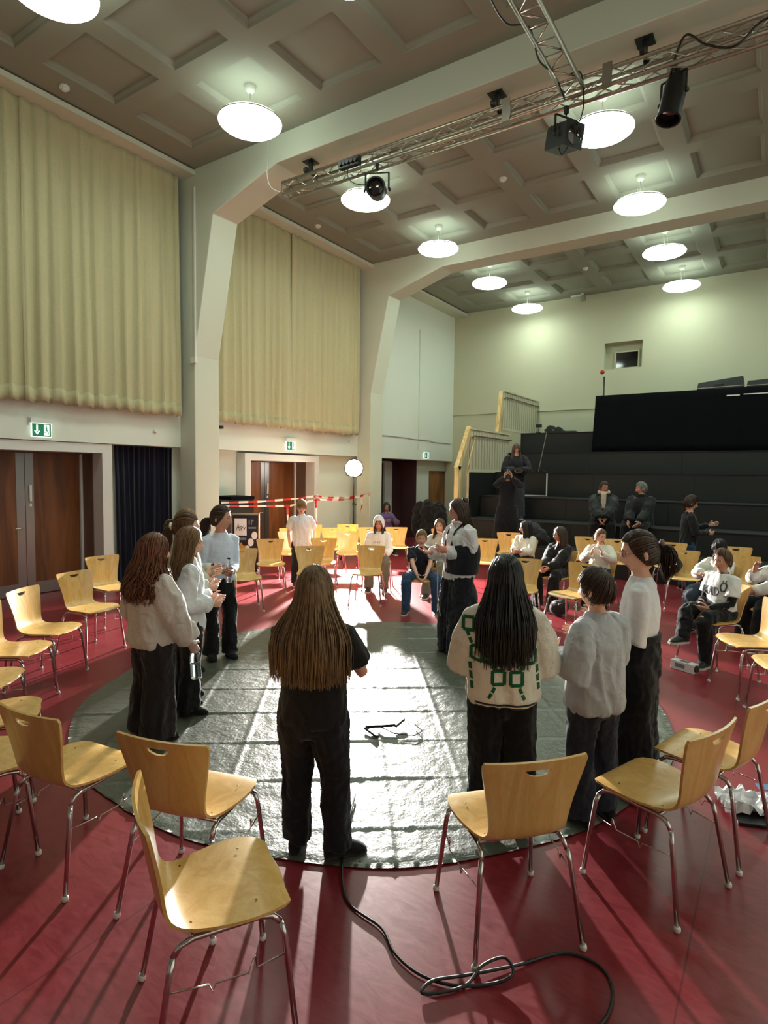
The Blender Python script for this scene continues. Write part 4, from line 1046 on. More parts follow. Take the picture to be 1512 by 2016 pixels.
def hand(mb, wrist, d, palm, hl, side, curl=.5, spread=.12):
    """palm, four fingers and a thumb; d = pointing direction, palm = palm normal, side = +1 thumb toward +x of hand frame"""
    d = Vector(d).normalized(); n = Vector(palm); n = (n - d * n.dot(d)).normalized(); x = d.cross(n) * side
    P = lambda a, b, c: Vector(wrist) + x * a + d * b + n * c
    pw = hl * .21; pl = hl * .50
    rings = []
    for t_, w_, th in ((-.12, .50, .13), (.0, .58, .14), (.35, .95, .15), (.75, 1.0, .14), (1.0, .92, .11)):
        c = P(0, pl * t_, 0); rings.append([c + x * (pw * w_ * math.cos(2 * PI * j / 10)) + n * (hl * th * .75 * math.sin(2 * PI * j / 10)) for j in range(10)])
    mb.loft(rings)
    for i, (off, ln) in enumerate(((.74, .40), (.25, .46), (-.25, .43), (-.72, .33))):
        L = hl * ln; r0 = hl * .052; p = P(pw * off, pl * .93, 0); ang = curl * .5 + .03 * i; pts = [p]
        sd = x * (spread * off)
        for seg, f in ((.45, 1.), (.31, 1.9), (.24, 2.6)):
            a = min(ang * f, 2.7); dirv = (d * math.cos(a) + n * math.sin(a) + sd * .5).normalized(); p = p + dirv * (L * seg); pts.append(p)
        mb.tube(pts, [r0, r0 * .96, r0 * .88, r0 * .7], 7, round_ends=True)
    p = P(pw * .85, pl * .25, hl * .02); dv = (d * .62 + x * .72 + n * (.2 + .35 * curl)).normalized(); q = p + dv * hl * .2
    dv2 = (d * .85 + x * .15 + n * (.2 + .6 * curl)).normalized(); mb.tube([P(pw * .55, pl * .05, 0), p, q, q + dv2 * hl * .17], [hl * .06, hl * .066, hl * .056, hl * .042], 7, round_ends=True)

PALETTE = {}
def skin(c):
    if c not in PALETTE: PALETTE[c] = skinmat('skin ' + c, c)
    return PALETTE[c]
M['lip'] = mat('lips', '#a35a52', .45); M['sclera'] = mat('eye white', '#d8d4cf', .2); M['iris'] = mat('dark iris', '#1d130d', .15)
M['sole'] = mat('shoe sole', '#b9b6ae', .7); M['sockblack'] = cloth('black sock', '#101013', .95)

class Person: pass
def person(label, loc, hd, h, skin_c='#d9a48a', top=None, bottom=None, shoes=None, hair=None, pose='stand', adult=False, head=(0, 0), wrists=None, bends=None,
           seat=.455, lean=0., feet=None, curl=(.5, .5), vox=.012, z0=0., wide=1., knees=None, palms=None, hdir=None, group=None, turn=0.):
    """one person. local frame: +Y is where the body faces, +X its right-hand side"""
    P = Person(); t = thing('person', label, 'person', (loc[0], loc[1], z0), R(hd - 90), group); P.root = t; P.h = h
    sk = skin(skin_c); h = h * (1.025 if adult else 1.016); P.h = h
    hh = h * (.134 if adult else .157); k = hh / .226
    sw = h * (.100 if adult else .092) * wide; shz = h * (.812 if adult else .797)
    hipz = h * .50; hx = h * .052
    # ---- joints
    if pose == 'stand':
        pel = Vector((0, 0, hipz)); drop = 0
    else:
        pel = Vector((0, -.10, seat + h * .050)); drop = hipz - pel.z
    def up(fr, y=0):   # a point on the trunk, fr in heights above the hip of a standing body
        q = Vector((0, y, fr * (.9 if pose == 'sit' and fr > 0 else 1))); q.rotate(Matrix.Rotation(-lean, 3, 'X')); q.rotate(Matrix.Rotation(turn * min(1, fr / (.3 * h)), 3, 'Z')); return pel + q
    neck = up(h * .335 if adult else h * .325)
    nb = up(shz - hipz + h * .012)
    SH = {s: up(shz - hipz - h * .030) + Matrix.Rotation(turn, 3, 'Z') @ Vector((s * sw, -.01, 0)) for s in (-1, 1)}
    HP = {s: pel + Vector((s * hx, 0, -h * .01)) for s in (-1, 1)}
    KN, AN, TO = {}, {}, {}
    for s in (-1, 1):
        if pose == 'stand':
            f = (feet or {}).get(s, (s * h * .062, 0, s * 8))
            AN[s] = Vector((f[0], f[1] - .02, h * .045)); a = R(-f[2])
            TO[s] = Vector((-math.sin(a) * 1., math.cos(a), 0))
            KN[s] = (HP[s] + AN[s]) / 2 + Vector((s * .004, .018, h * .012))
        else:
            kn = (knees or {}).get(s, (s * h * .085, h * .155, seat + h * .035)); KN[s] = Vector(kn)
            f = (feet or {}).get(s, (s * h * .085, kn[1] + .02, s * 8)); AN[s] = Vector((f[0], f[1], (f[3] if len(f) > 3 else h * .045))); a = R(-f[2]); TO[s] = Vector((-math.sin(a), math.cos(a), -.0))
    l1, l2 = h * .172, h * .150
    EL, WR = {}, {}
    for s in (-1, 1):
        wv = (wrists or {}).get(s)
        wv = Vector(wv) if wv else SH[s] + Vector((s * h * .03, .03, -h * .30))
        bd = (bends or {}).get(s, (s * .35, -1, -.25))
        EL[s], WR[s] = ik(SH[s], wv, l1, l2, bd)
    # ---- skin body: trunk, limbs, neck as one continuous surface
    b = MB()
    tr = [(-.06, .082, .060), (.0, .090, .062), (.06, .076, .052), (.12, .072, .050), (.20, .080, .056), (.255, .078, .050), (.29, .052, .042), (.325, .034, .034)]
    if adult: tr = [(f, rx * .98, ry * 1.0) for f, rx, ry in tr]
    rings = []
    for f, rx, ry in tr:
        c = up(f * h); rings.append(ell(c.x, c.y, c.z, rx * h * wide, ry * h * wide))
    b.loft(rings)
    hc0 = neck + Vector((0, .015, hh * .5)); 
    b.tube([nb - Vector((0, 0, .05)), nb, neck + Vector((0, .01, .02)), hc0 + Vector((0, -.01, -.02))], [h * .036, h * .034, h * .031, h * .034], 12)
    for s in (-1, 1):
        b.tube([SH[s] - Vector((s * .03, 0, 0)), SH[s], SH[s].lerp(EL[s], .5), EL[s], EL[s].lerp(WR[s], .35), WR[s]], [h * .03, h * .032, h * .028, h * .023, h * .023, h * .0155], 10, round_ends=True)
        b.tube([HP[s] + Vector((0, 0, .03)), HP[s], HP[s].lerp(KN[s], .5), KN[s], KN[s].lerp(AN[s], .35), AN[s], ], [h * .05, h * .055, h * .046, h * .034, h * .034, h * .022], 10, round_ends=True)
        b.tube([AN[s] + Vector((0, -.01, -.01)), AN[s] + TO[s] * h * .03 + Vector((0, 0, -.02)), AN[s] + TO[s] * h * .055 + Vector((0, 0, -.03))], [h * .02, h * .019, h * .012], 8, round_ends=True)
    body = bake(b, max(vox, .011), 4, mats=[sk, M['lip']], name='body')
    # ---- head, hands joined to the body
    hm = Matrix.Translation(hc0) @ Matrix.Rotation(R(head[0]) + turn, 4, 'Z') @ Matrix.Rotation(R(head[1] - 6), 4, 'X')
    hb = MB(); na, npo = 44, 34
    for i in range(npo + 1):
        po = .03 + (PI - .06) * i / npo
        for j in range(na): hb.v.append(tuple(hm @ head_fn(sph(2 * PI * j / na, po), k)))
    for i in range(npo):
        for j in range(na):
            j2 = (j + 1) % na; po = PI * (i + .5) / npo; az = 2 * PI * (j + .5) / na; c = head_fn(sph(az, po), k)
            lip = abs(c.x / k) < .022 - abs(c.z / k + .0605) * 1.2 and abs(c.z / k + .0605) < .0095 and c.y > 0
            hb.f.append((i * na + j, (i + 1) * na + j, (i + 1) * na + j2, i * na + j2)); hb.m.append(1 if lip else 0)
    hb.f.append(tuple(range(na))); hb.m.append(0)
    for s in (-1, 1):   # ears
        er = MB().ball((0, 0, 0), (.011 * k, .019 * k, .030 * k), 10, 8); er.xf(hm @ Matrix.Translation((s * .073 * k, -.006 * k, -.006 * k)) @ Matrix.Rotation(s * .35, 4, 'Z') @ Matrix.Rotation(-.2, 4, 'X'))
        hb.add(er.v, er.f)
    for s in (-1, 1):
        fd = WR[s] - EL[s]
        if hdir and s in hdir: fd = Vector(hdir[s])
        pn = (palms or {}).get(s, (-s, .2, .1))
        hand(hb, WR[s], fd, pn, h * .105, s, curl[0 if s < 0 else 1])
    bm_ = bmesh.new(); bm_.from_mesh(body)
    tmp = hb.mesh('tmp', [sk, M['lip']], True); bm_.from_mesh(tmp); bm_.to_mesh(body); bm_.free(); bpy.data.meshes.remove(tmp)
    body.polygons.foreach_set('use_smooth', [True] * len(body.polygons))
    bo = obj('body', body, parent=t)
    for s in (-1, 1):
        c = head_fn(sph(s * .34, PI / 2 - .06), k); e = MB().ball((0, 0, 0), (.0125 * k, .010 * k, .0085 * k), 12, 8); e.xf(hm @ Matrix.Translation((s * .031 * k, c.y - .0105 * k, .0065 * k)))
        eo = obj('eye', e, M['sclera'], t, True)
        ir = MB().ball((0, 0, 0), (.0062 * k, .004 * k, .0068 * k), 10, 6); ir.xf(hm @ Matrix.Translation((s * .031 * k, c.y - .0105 * k + .0085 * k, .0065 * k))); obj('iris', ir, M['iris'], eo, True)
        eb = [hm @ (head_fn(sph(s * a, PI / 2 - z_), k) + Vector((0, .0015, 0))) for a, z_ in ((.12, .19), (.28, .235), (.46, .20))]
        obj('eyebrow', MB().tube(eb, [.003 * k, .0042 * k, .002 * k], 6), (hair or {}).get('mat', M['iris']), t, True)
    # ---- trousers / skirt
    if bottom:
        b = MB(); lo = bottom.get('loose', .004); hem_r = bottom.get('hem', .04) * h; kr = bottom.get('knee', .046) * h; th = bottom.get('thigh', .064) * h
        tp_ = bottom.get('rise', .045)
        rg = []
        for f, rx, ry in ((-.075, .070, .056), (-.045, .094, .070), (.0, .099, .072), (.04, .092, .066), (max(tp_, .05), .083, .059)):
            c = up(f * h); rg.append(ell(c.x, c.y, c.z, rx * h * wide + lo, ry * h * wide + lo))
        b.loft(rg)
        for s in (-1, 1):
            end = AN[s] + Vector((0, 0, bottom.get('up', -.01) * h))
            if pose == 'stand':
                b.tube([HP[s] + Vector((0, 0, .02)), HP[s] + Vector((0, 0, -.03)), HP[s].lerp(KN[s], .5), KN[s], KN[s].lerp(end, .5), end], [th * .9, th, (th + kr) / 2, kr, (kr + hem_r) / 2, hem_r], 14)
            else:
                sh_ = (end - KN[s])
                b.tube([HP[s] - Vector((0, .05, 0)), HP[s], HP[s].lerp(KN[s], .6), KN[s] + Vector((0, -.02, 0)), KN[s] + sh_ * .08 + Vector((0, .005, 0)), KN[s] + sh_ * .3, KN[s] + sh_ * .7, end], [th * .9, th, th * .9, kr * 1.05, kr * 1.05, kr, (kr + hem_r) / 2, hem_r], 14, round_ends=False)
        me = bake(b, vox, 4, mats=[bottom['mat']], name='trousers'); fold(me, bottom.get('fold', .012) * 1.3, (11, 11, 3.5), h * 10); fold(me, bottom.get('fold', .012) * .5, (20, 20, 16), h * 4)
        P.bottom = obj(bottom.get('name', 'trousers'), me, parent=t)
        if bottom.get('band'):
            rg = []
            for f, g_ in ((tp_ - .018, .006), (tp_ - .015, .014), (tp_ + .006, .014), (tp_ + .008, .004)):
                c = up(f * h); q_ = ell(c.x, c.y, c.z, .082 * h * wide + lo + g_, .060 * h * wide + lo + g_, 28); rg.append(q_)
            obj('waistband', MB().loft(rg), bottom['mat'], P.bottom, True)
    # ---- upper garment
    def garment(top, nm, infl=0.):
        b = MB(); lo = top.get('loose', .012) * (.72 if pose == 'sit' and not adult else .9) + infl; hem = top.get('hem', -.01)
        st_ = [(hem - .004, .093, .066, 1.0), (hem + .02, .097, .069, 1.08), (.06, .088, .062, 1.2), (.12, .085, .060, 1.2), (.20, .086, .063, 1.0), (.248, .084, .057, .8), (.282, .060, .048, .45), (.303, .043, .041, .25), (.318, .038, .037, .12)]
        st_ = [q for q in st_ if q[0] >= hem - .005]
        if hem > .03: st_ = [(hem - .03, .078, .055, .6), (hem, .079, .055, .6), (max(.10, hem + .03), .080, .057, .8)] + [q for q in st_ if q[0] > max(.11, hem + .04)]
        rg = []
        for f, rx, ry, lf in st_:
            c = up(f * h); rg.append(ell(c.x, c.y, c.z, rx * h * wide + lo * lf * top.get('bulge', 1.), ry * h * wide + lo * lf * top.get('bulge', 1.), e=2.2))
        b.loft(rg)
        sl = top.get('sleeve', 1.0); sr = top.get('sr', 1.0)
        for s in (-1, 1):
            a = [SH[s] + Vector((-s * .05, 0, .012)), SH[s]]; r_ = [h * .032 + lo * .3, h * .034 + lo * .5]
            if sl <= .5:
                e = SH[s].lerp(EL[s], sl * 1.7); a += [SH[s].lerp(EL[s], sl), e]; r_ += [h * .036 + lo * .9, h * .037 + lo * 1.1]
            else:
                a += [SH[s].lerp(EL[s], .5), EL[s], EL[s].lerp(WR[s], .5), EL[s].lerp(WR[s], .86 * sl + .04), EL[s].lerp(WR[s], .96 * sl)]
                r_ += [h * .032 * sr + lo * .8, h * .028 * sr + lo * .9, h * .026 * sr + lo * .95, h * .022 * sr + lo * .7, h * .0185 + lo * .25]
            b.tube(a, r_, 14)
        if top.get('hood'):
            c = nb + Vector((0, -.055, .01)); b.ball(tuple(c), (h * .055, h * .045, h * .035), 14, 9)
        if top.get('collar'):
            b.tube([nb + Vector((math.cos(a) * h * .038, .004 + math.sin(a) * h * .038, .012)) for a in [2 * PI * i / 12 for i in range(13)]], h * .011, 8)
        me = bake(b, vox, 4, mats=[top['mat']], name=nm); fold(me, top.get('fold', .010) * 1.35, top.get('fscale', (9, 9, 3.2)), h * 7 + sw); fold(me, top.get('fold', .010) * .28, (24, 24, 9), h * 3)
        return obj(nm, me, parent=t)
    if top: P.top = garment(top, top.get('name', 'shirt'))
    P.nb, P.SH, P.EL, P.WR, P.AN, P.TO, P.KN, P.up, P.hc, P.hm, P.k, P.t = nb, SH, EL, WR, AN, TO, KN, up, hc0, hm, k, t
    # ---- shoes
    sm = (shoes or {}).get('mat', M['sockblack'])
    for s in (-1, 1):
        a = AN[s]; d = TO[s].normalized(); x = Vector((d.y, -d.x, 0)).normalized(); g = h * .16
        fz = a.z - h * .045
        rg = []
        for u_, w_, z_ in ((-.30, .55, .30), (-.22, .80, .42), (-.05, .86, .48), (.15, .92, .42), (.38, 1.05, .30), (.55, .92, .22), (.66, .55, .14)):
            c = Vector((a.x, a.y, fz)) + d * (u_ * g + .0)
            rg.append([c + x * (w_ * g * .19 * math.cos(q_)) + Vector((0, 0, .004 + z_ * g * .5 * (1 + math.sin(q_)))) for q_ in [2 * PI * j / 12 for j in range(12)]])
        so = obj('shoe' if shoes else 'sock', MB().loft(rg), sm, t, True); sbs = so.modifiers.new('s', 'SUBSURF'); sbs.levels = 1; sbs.render_levels = 1
        if shoes and shoes.get('sole'):
            sr_ = [[Vector((p[0], p[1], 0)) for p in rg[i]] for i in range(len(rg))]
            ol = MB(); c0 = Vector((a.x, a.y, 0))
            pts = [(-.32, .5), (-.2, .85), (.15, .95), (.4, 1.1), (.58, .9), (.69, .4)]
            ring = [c0 + d * (u_ * g) + x * (w_ * g * .19) for u_, w_ in pts] + [c0 + d * (u_ * g) - x * (w_ * g * .19) for u_, w_ in reversed(pts)]
            obj('sole', MB().poly([(p.x, p.y, fz + .001) for p in ring], .02, (0, 0, 1)), shoes['sole'], so)
    if hair: make_hair(P, hair)
    return P

def make_hair(P, H_):
    """scalp cap plus locks. kinds: long, pony, short, bob, hood"""
    k, hm, hc, t, h = P.k, P.hm, P.hc, P.t, P.h; kind = H_['kind']; rs = random.Random(H_.get('seed', int(h * 1000)))
    n = H_.get('n', 130); vol = H_.get('vol', 1.0); mb = MB(); wv = H_.get('wave', 0.); wf = H_.get('wf', 26.)
    def surf(d, s): return hm @ (Vector((d.x * .078, d.y * .099, d.z * .117 + .002)) * (k * s))
    # cap
    cap = MB(); na, npo = 36, 22
    def lim(az):      # polar limit of the hair cover, az from the face
        a = abs((az + PI) % (2 * PI) - PI)
        base = 0.98 if kind != 'short' else .98
        if H_.get('fringe'): base = 1.28
        return base + (2.20 - base) * min(1, max(0, (a - .75) / .95)) ** .8 if a > .75 else base
    for i in range(npo + 1):
        for j in range(na):
            az = 2 * PI * j / na; po = max(.02, lim(az) * i / npo); cap.v.append(tuple(surf(sph(az, po), 1.015 + .03 * vol * math.sin(PI * min(1, i / npo * .97)))))
    for i in range(npo):
        for j in range(na): j2 = (j + 1) % na; cap.f.append((i * na + j, (i + 1) * na + j, (i + 1) * na + j2, i * na + j2)); cap.m.append(0)
    mb.add(cap.v, cap.f)
    def lock(pts, w0, w1, sid=None):
        ctr = Vector((hc.x, hc.y - .01, 0)); m = len(pts); o = len(mb.v)
        for i, p in enumerate(pts):
            T = (pts[min(i + 1, m - 1)] - pts[max(i - 1, 0)]); T = T.normalized() if T.length > 1e-7 else Vector((0, 0, -1))
            out = Vector((p.x - hc.x, p.y - hc.y, max(0, p.z - hc.z) * 1.)); out = out.normalized() if out.length > 1e-6 else Vector((0, 0, 1))
            wd = T.cross(out); wd = wd.normalized() if wd.length > 1e-6 else T.orthogonal()
            nn = wd.cross(T)
            tt = i / (m - 1); w_ = (w0 + (w1 - w0) * tt) * min(1, .35 + tt * 5) * (1 if tt < .93 else .45)
            mb.v += [tuple(p + wd * w_), tuple(p + nn * w_ * .45), tuple(p - wd * w_), tuple(p - nn * w_ * .45)]
        for i in range(m - 1):
            for j in range(4): j2 = (j + 1) % 4; mb.f.append((o + i * 4 + j, o + i * 4 + j2, o + (i + 1) * 4 + j2, o + (i + 1) * 4 + j)); mb.m.append(0)
    def slerp(a, b, t_):
        om = math.acos(max(-1, min(1, a.dot(b))))
        if om < 1e-4: return a.copy()
        return (a * math.sin((1 - t_) * om) + b * math.sin(t_ * om)) / math.sin(om)
    W0 = H_.get('w', .011) * k
    if kind == 'short': n = int(n * 2.2); W0 *= .62
    if kind == 'pony': n = int(n * 1.5); W0 *= .75
    if kind in ('long', 'bob'):
        L = H_.get('len', .35); cur = H_.get('cur', (.15, .12)); face = H_.get('face', 1.15); part = H_.get('part', 0.)
        for q in range(n):
            a = rs.uniform(face, 2 * PI - face); s = 1 if a < PI else -1; aa = a if a < PI else 2 * PI - a
            f = (aa - face) / (PI - face)
            root = Vector((s * .05 + part, .62 - 1.25 * min(1, f * 1.15) + rs.uniform(-.08, .08), .9)).normalized()
            tgt = sph(a, 1.72 + rs.uniform(-.1, .12)); lay = rs.uniform(0, 1); s0 = 1.03 + .02 * lay; s1 = 1.05 + .11 * vol * lay
            pts = [surf(slerp(root, tgt, i / 6), s0 + (s1 - s0) * i / 6) for i in range(7)]
            p = pts[-1]; end = hc.z - .03 - L * rs.uniform(.86, 1.04) * (1 - H_.get('vshape', 0) * (1 - f)); st = max(5, int((p.z - end) / .035)); ph = rs.uniform(0, 6.28)
            az_l = math.atan2(p.x - hc.x, p.y - hc.y)
            tx, ty = hc.x + math.sin(az_l) * cur[0] * (.75 + .3 * lay), hc.y - H_.get('back', .03) + math.cos(az_l) * cur[1] * (.75 + .3 * lay)
            if H_.get('behind') and ty > hc.y - .05: ty = hc.y - .05 - .04 * lay
            for i in range(1, st + 1):
                t_ = i / st; z = p.z + (end - p.z) * t_; b_ = min(1, (p.z - z) / .22); b_ = b_ * b_ * (3 - 2 * b_)
                x = p.x + (tx - p.x) * b_; y = p.y + (ty - p.y) * b_
                am = wv * min(1, t_ * 2.); x += am * math.sin(ph + wf * z) + .004 * math.sin(ph * 3 + 14 * z); y += am * math.cos(ph * 1.7 + wf * z * .9)
                pts.append(Vector((x, y, z)))
            lock(pts, W0 * rs.uniform(.7, 1.3), W0 * rs.uniform(.35, .8))
        for q in range(H_.get('fly', 0)):     # loose single hairs
            a = rs.uniform(face, 2 * PI - face); root = Vector((rs.uniform(-.4, .4), rs.uniform(-.6, .5), .9)).normalized(); tgt = sph(a, 1.7); s1 = 1.12 + .2 * rs.random()
            pts = [surf(slerp(root, tgt, i / 6), 1.06 + (s1 - 1.06) * i / 6 + .03 * math.sin(i + q)) for i in range(rs.randint(3, 7))]
            p = pts[-1]
            if len(pts) == 7:
                for i in range(1, 9): pts.append(p + Vector((math.sin(a) * .012 * i + .012 * math.sin(i * .9 + q), math.cos(a) * .010 * i, -.04 * i)))
            lock(pts, .0011, .0007)
    if kind == 'pony':
        tie = Vector(H_.get('tie', (0, -1., .12))).normalized()
        for q in range(n):
            a = rs.uniform(0, 2 * PI); root = sph(a, lim(a) * rs.uniform(.75, 1.0)); lay = rs.random()
            pts = [surf(slerp(root, tie, i / 7), 1.02 + .03 * lay + .02 * vol * math.sin(PI * i / 7)) for i in range(8)]
            lock(pts, W0 * rs.uniform(.7, 1.2), W0 * .7)
        tp_ = surf(tie, 1.06); L = H_.get('len', .25); dn = (hm.to_3x3() @ Vector((0, -1, 0))); dn.z = 0; dn.normalize(); sx_ = dn.cross(Vector((0, 0, 1)))
        if H_.get('bun'):
            c = tp_ + dn * .02 * k; rr = .030 * k
            for q in range(40):
                ph = rs.uniform(0, 6.28); tl = rs.uniform(-.8, .8); ax = Vector((math.cos(tl), 0, math.sin(tl)))
                pts = [c + (sx_ * math.cos(u_ + ph) + Vector((0, 0, 1)) * math.sin(u_ + ph)) * rr * rs.uniform(.6, 1.) + dn * rr * .5 * math.sin(u_ * .7 + q) for u_ in [i * .5 for i in range(9)]]
                lock(pts, W0 * .8, W0 * .5)
        if L:
            for q in range(max(40, n // 2)):
                ph = rs.uniform(0, 6.28); rr = math.sqrt(rs.random()); Lq = L * rs.uniform(.8, 1.05); pts = []
                for i in range(13):
                    t_ = i / 12; r_ = (.012 + .030 * math.sin(PI * min(1, t_ * .9 + .08)) * H_.get('tail', 1.)) * k * rr
                    c = tp_ + dn * ((.045 * math.sin(min(1, t_ * 3) * PI / 2)) * k) + Vector((0, 0, -Lq * max(0, t_ - .06) + .012 * math.sin(PI * min(1, t_ * 4))))
                    c += sx_ * (wv * math.sin(ph + wf * t_ * L) * t_)
                    pts.append(c + sx_ * math.cos(ph) * r_ + dn * math.sin(ph) * r_)
                lock(pts, W0 * .75, W0 * .4)
        sc_ = H_.get('scrunchie')
        if sc_:
            ring = MB(); R0 = .020 * k
            ring.tube([tp_ + dn * .012 * k + (sx_ * math.cos(a) + Vector((0, 0, 1)) * math.sin(a)) * R0 * (1 + .12 * math.sin(5 * a)) for a in [2 * PI * i / 24 for i in range(25)]], .012 * k, 8)
            obj('hair_tie', ring, sc_, t, True)
    if kind == 'short':
        wh = Vector((.15, -.55, .85)).normalized(); fr = H_.get('fr', .25); ln = H_.get('over', .35)
        for q in range(n):
            a = rs.uniform(0, 2 * PI); ff = abs((a + PI) % (2 * PI) - PI); lm = lim(a)
            if ff < .8: lm += fr * rs.uniform(.5, 1.)
            else: lm = min(lm + (ln - .35) + rs.uniform(-.1, .15), 2.4)
            po1 = lm * rs.uniform(.45, 1.0); tgt = sph(a + rs.uniform(-.25, .25) + H_.get('sweep', .0), po1); root = slerp(wh, tgt, rs.uniform(.0, .55)); lay = rs.random(); m_ = 6
            pts = [surf(slerp(root, tgt, i / m_), 1.03 + .05 * vol * lay + .05 * vol * lay * i / m_ + wv * math.sin(i * 1.3 + q)) for i in range(m_ + 1)]
            lock(pts, W0 * rs.uniform(.8, 1.4), W0 * .35)
    o = obj('hair', mb, H_['mat'], t, True); P.hair = o; return o

def decal(P, target, shapes, m, name, back=True, off=.003):
    """flat print that follows the garment: list of polygons in (x, z) local metres"""
    me = target.data; bv = BVHTree.FromPolygons([v.co for v in me.vertices], [p.vertices for p in me.polygons])
    dr = Vector((0, 1, 0)) if back else Vector((0, -1, 0)); mb = MB()
    def hit(x, z):
        r_ = bv.ray_cast(Vector((x, -1 if back else 1, z)), dr, 2.)
        return (r_[0] - dr * off) if r_[0] is not None else None
    for poly in shapes:
        (a, b, c, d) = [Vector((p[0], p[1], 0)) for p in poly]; n = 5
        g = [[hit(*(a.lerp(b, i / n).lerp(d.lerp(c, i / n), j / n)).xy) for i in range(n + 1)] for j in range(n + 1)]
        if any(q is None for r_ in g for q in r_): continue
        o = len(mb.v)
        for r_ in g: mb.v += [tuple(q) for q in r_]
        for j in range(n):
            for i in range(n):
                q = (o + j * (n + 1) + i, o + j * (n + 1) + i + 1, o + (j + 1) * (n + 1) + i + 1, o + (j + 1) * (n + 1) + i)
                mb.f.append(q if back else q[::-1]); mb.m.append(0)
    if mb.f:
        o = obj(name, mb, m, target, True); o.modifiers.new('t', 'SOLIDIFY').thickness = .004; return o
def stroke(a, b, w_):
    a = Vector(a); b = Vector(b); d = (b - a).normalized(); n = Vector((-d.y, d.x)) * w_ / 2
    return [a - n, b - n, b + n, a + n]
def letters(txt, x, z, s, gap=.3, w_=.16):
    """strokes for a few capital letters, mirrored so they read from the front (+Y seen from outside)"""
    G = {'K': [((0, 0), (0, 1)), ((0, .45), (.6, 1)), ((.15, .55), (.62, 0))], 'A': [((0, 0), (.3, 1)), ((.3, 1), (.6, 0)), ((.12, .35), (.48, .35))],
         'D': [((0, 0), (0, 1)), ((0, 1), (.4, .85)), ((.4, .85), (.58, .5)), ((.58, .5), (.4, .15)), ((.4, .15), (0, 0))], 'O': [((.15, 0), (0, .5)), ((0, .5), (.15, 1)), ((.15, 1), (.45, 1)), ((.45, 1), (.6, .5)), ((.6, .5), (.45, 0)), ((.45, 0), (.15, 0))],
         '7': [((0, 1), (.55, 1)), ((.55, 1), (.3, 0))], 'I': [((.1, 0), (.1, 1))], 'L': [((0, 0), (0, 1)), ((0, 0), (.5, 0))], 'E': [((0, 0), (0, 1)), ((0, 1), (.5, 1)), ((0, .5), (.45, .5)), ((0, 0), (.5, 0))]}
    out = []; cx = 0
    for ch in txt:
        if ch == 'Q':
            base = 'O'; out += [stroke((x - (cx + .12) * s, z + 1.2 * s), (x - (cx + .22) * s, z + 1.2 * s), w_ * s), stroke((x - (cx + .4) * s, z + 1.2 * s), (x - (cx + .5) * s, z + 1.2 * s), w_ * s)]
        else: base = ch
        for a, b in G.get(base, []): out.append(stroke((x - (cx + a[0]) * s, z + a[1] * s), (x - (cx + b[0]) * s, z + b[1] * s), w_ * s))
        cx += .62 + gap
    return out
def bottle(label, loc, L=.26, r=.034, tilt=(0, 0, 0), cap=None, clear=True):
    t = thing('bottle', label, 'bottle', loc, 0, 'drinking bottles held by children'); t.rotation_euler = tilt
    obj('glass', MB().lathe([(.001, 0), (r, 0), (r * 1.02, .01), (r * 1.02, L * .55), (r * .9, L * .66), (r * .42, L * .80), (r * .40, L * .93), (r * .46, L * .94), (r * .46, L * .96)], 20), M['bottle'], t, True)
    obj('water', MB().lathe([(.001, .005), (r * .92, .005), (r * .92, L * .4), (.001, L * .4)], 16), M['water'], t, auto=40)
    obj('cap', MB().lathe([(r * .48, L * .93), (r * .52, L * .93), (r * .52, L), (.001, L)], 14), cap or M['black'], t, auto=40)
    return t
def glassy(name, col, ior=1.45, rough=.03):
    q = NT(name); q.set(Base_Color=srgb(col), Roughness=rough, IOR=ior); q.b.inputs['Transmission Weight'].default_value = 1.; return q.m
M['bottle'] = glassy('clear bottle', '#eef4f2'); M['water'] = glassy('water', '#dfeaf0', 1.33, .0)
# ------------------------------------------------------------------ the cast
C_ = {}
def cl(n, col, **kw):
    if n not in C_: C_[n] = cloth(n, col, **kw)
    return C_[n]
def hm_(n, a, b, rough=.38):
    if n not in C_: C_[n] = hairmat(n, a, b, rough)
    return C_[n]
BLK = cl('black jersey', '#141214'); BLK2 = cl('black twill', '#111115'); CHAR = cl('charcoal twill', '#272124')
LBROWN = hm_('light brown hair', '#604630', '#9c784f'); DBROWN = hm_('dark brown hair', '#2a1a12', '#4a3020'); BLACKH = hm_('black hair', '#0b0909', '#151010', .32)
RED = hm_('auburn curls', '#472415', '#8f5230'); MBROWN = hm_('mid brown hair', '#4a3120', '#76512f'); BLOND = hm_('dark blond hair', '#7a5f3c', '#b08d5a'); GREYH = hm_('grey hair', '#5a5855', '#9a9894')
SNEAK = dict(mat=mat('black sneaker', '#17171a', .6), sole=M['sole'])
DARKSHOE = dict(mat=mat('dark leather shoe', '#1a1210', .4), sole=M['black'])
JEANS = cl('blue denim', '#2c4360', fold=.6, fscale=12); DJEANS = cl('dark grey denim', '#2a2d36', fold=.6, fscale=12)
def wd(hem=.05, knee=.05, thigh=.066, m=BLK2, **kw): return dict(mat=m, hem=hem, knee=knee, thigh=thigh, **kw)

# near girl in black, back to us
p = person('girl in black with long light brown hair, back to us in the centre', (-1.86, 2.20), 116, 1.44, '#c98f7c', wide=1.12,
    top=dict(mat=BLK, sleeve=.42, loose=.016, hem=-.03), bottom=wd(.045, .05, .072, BLK2, up=-.005), feet={1: (.13, .0, 62), -1: (-.085, .03, -4)},
    wrists={1: (.10, .25, 1.0), -1: (-.06, .25, 1.0)}, bends={1: (.75, -.4, -1), -1: (-.3, -.5, -1)}, vox=.010,
    hair=dict(kind='long', mat=LBROWN, len=.385, n=1250, w=.0050, cur=(.19, .14), vol=1.0, face=1.15, back=.05, behind=True, fly=110, wave=.003, wf=12, seed=5))
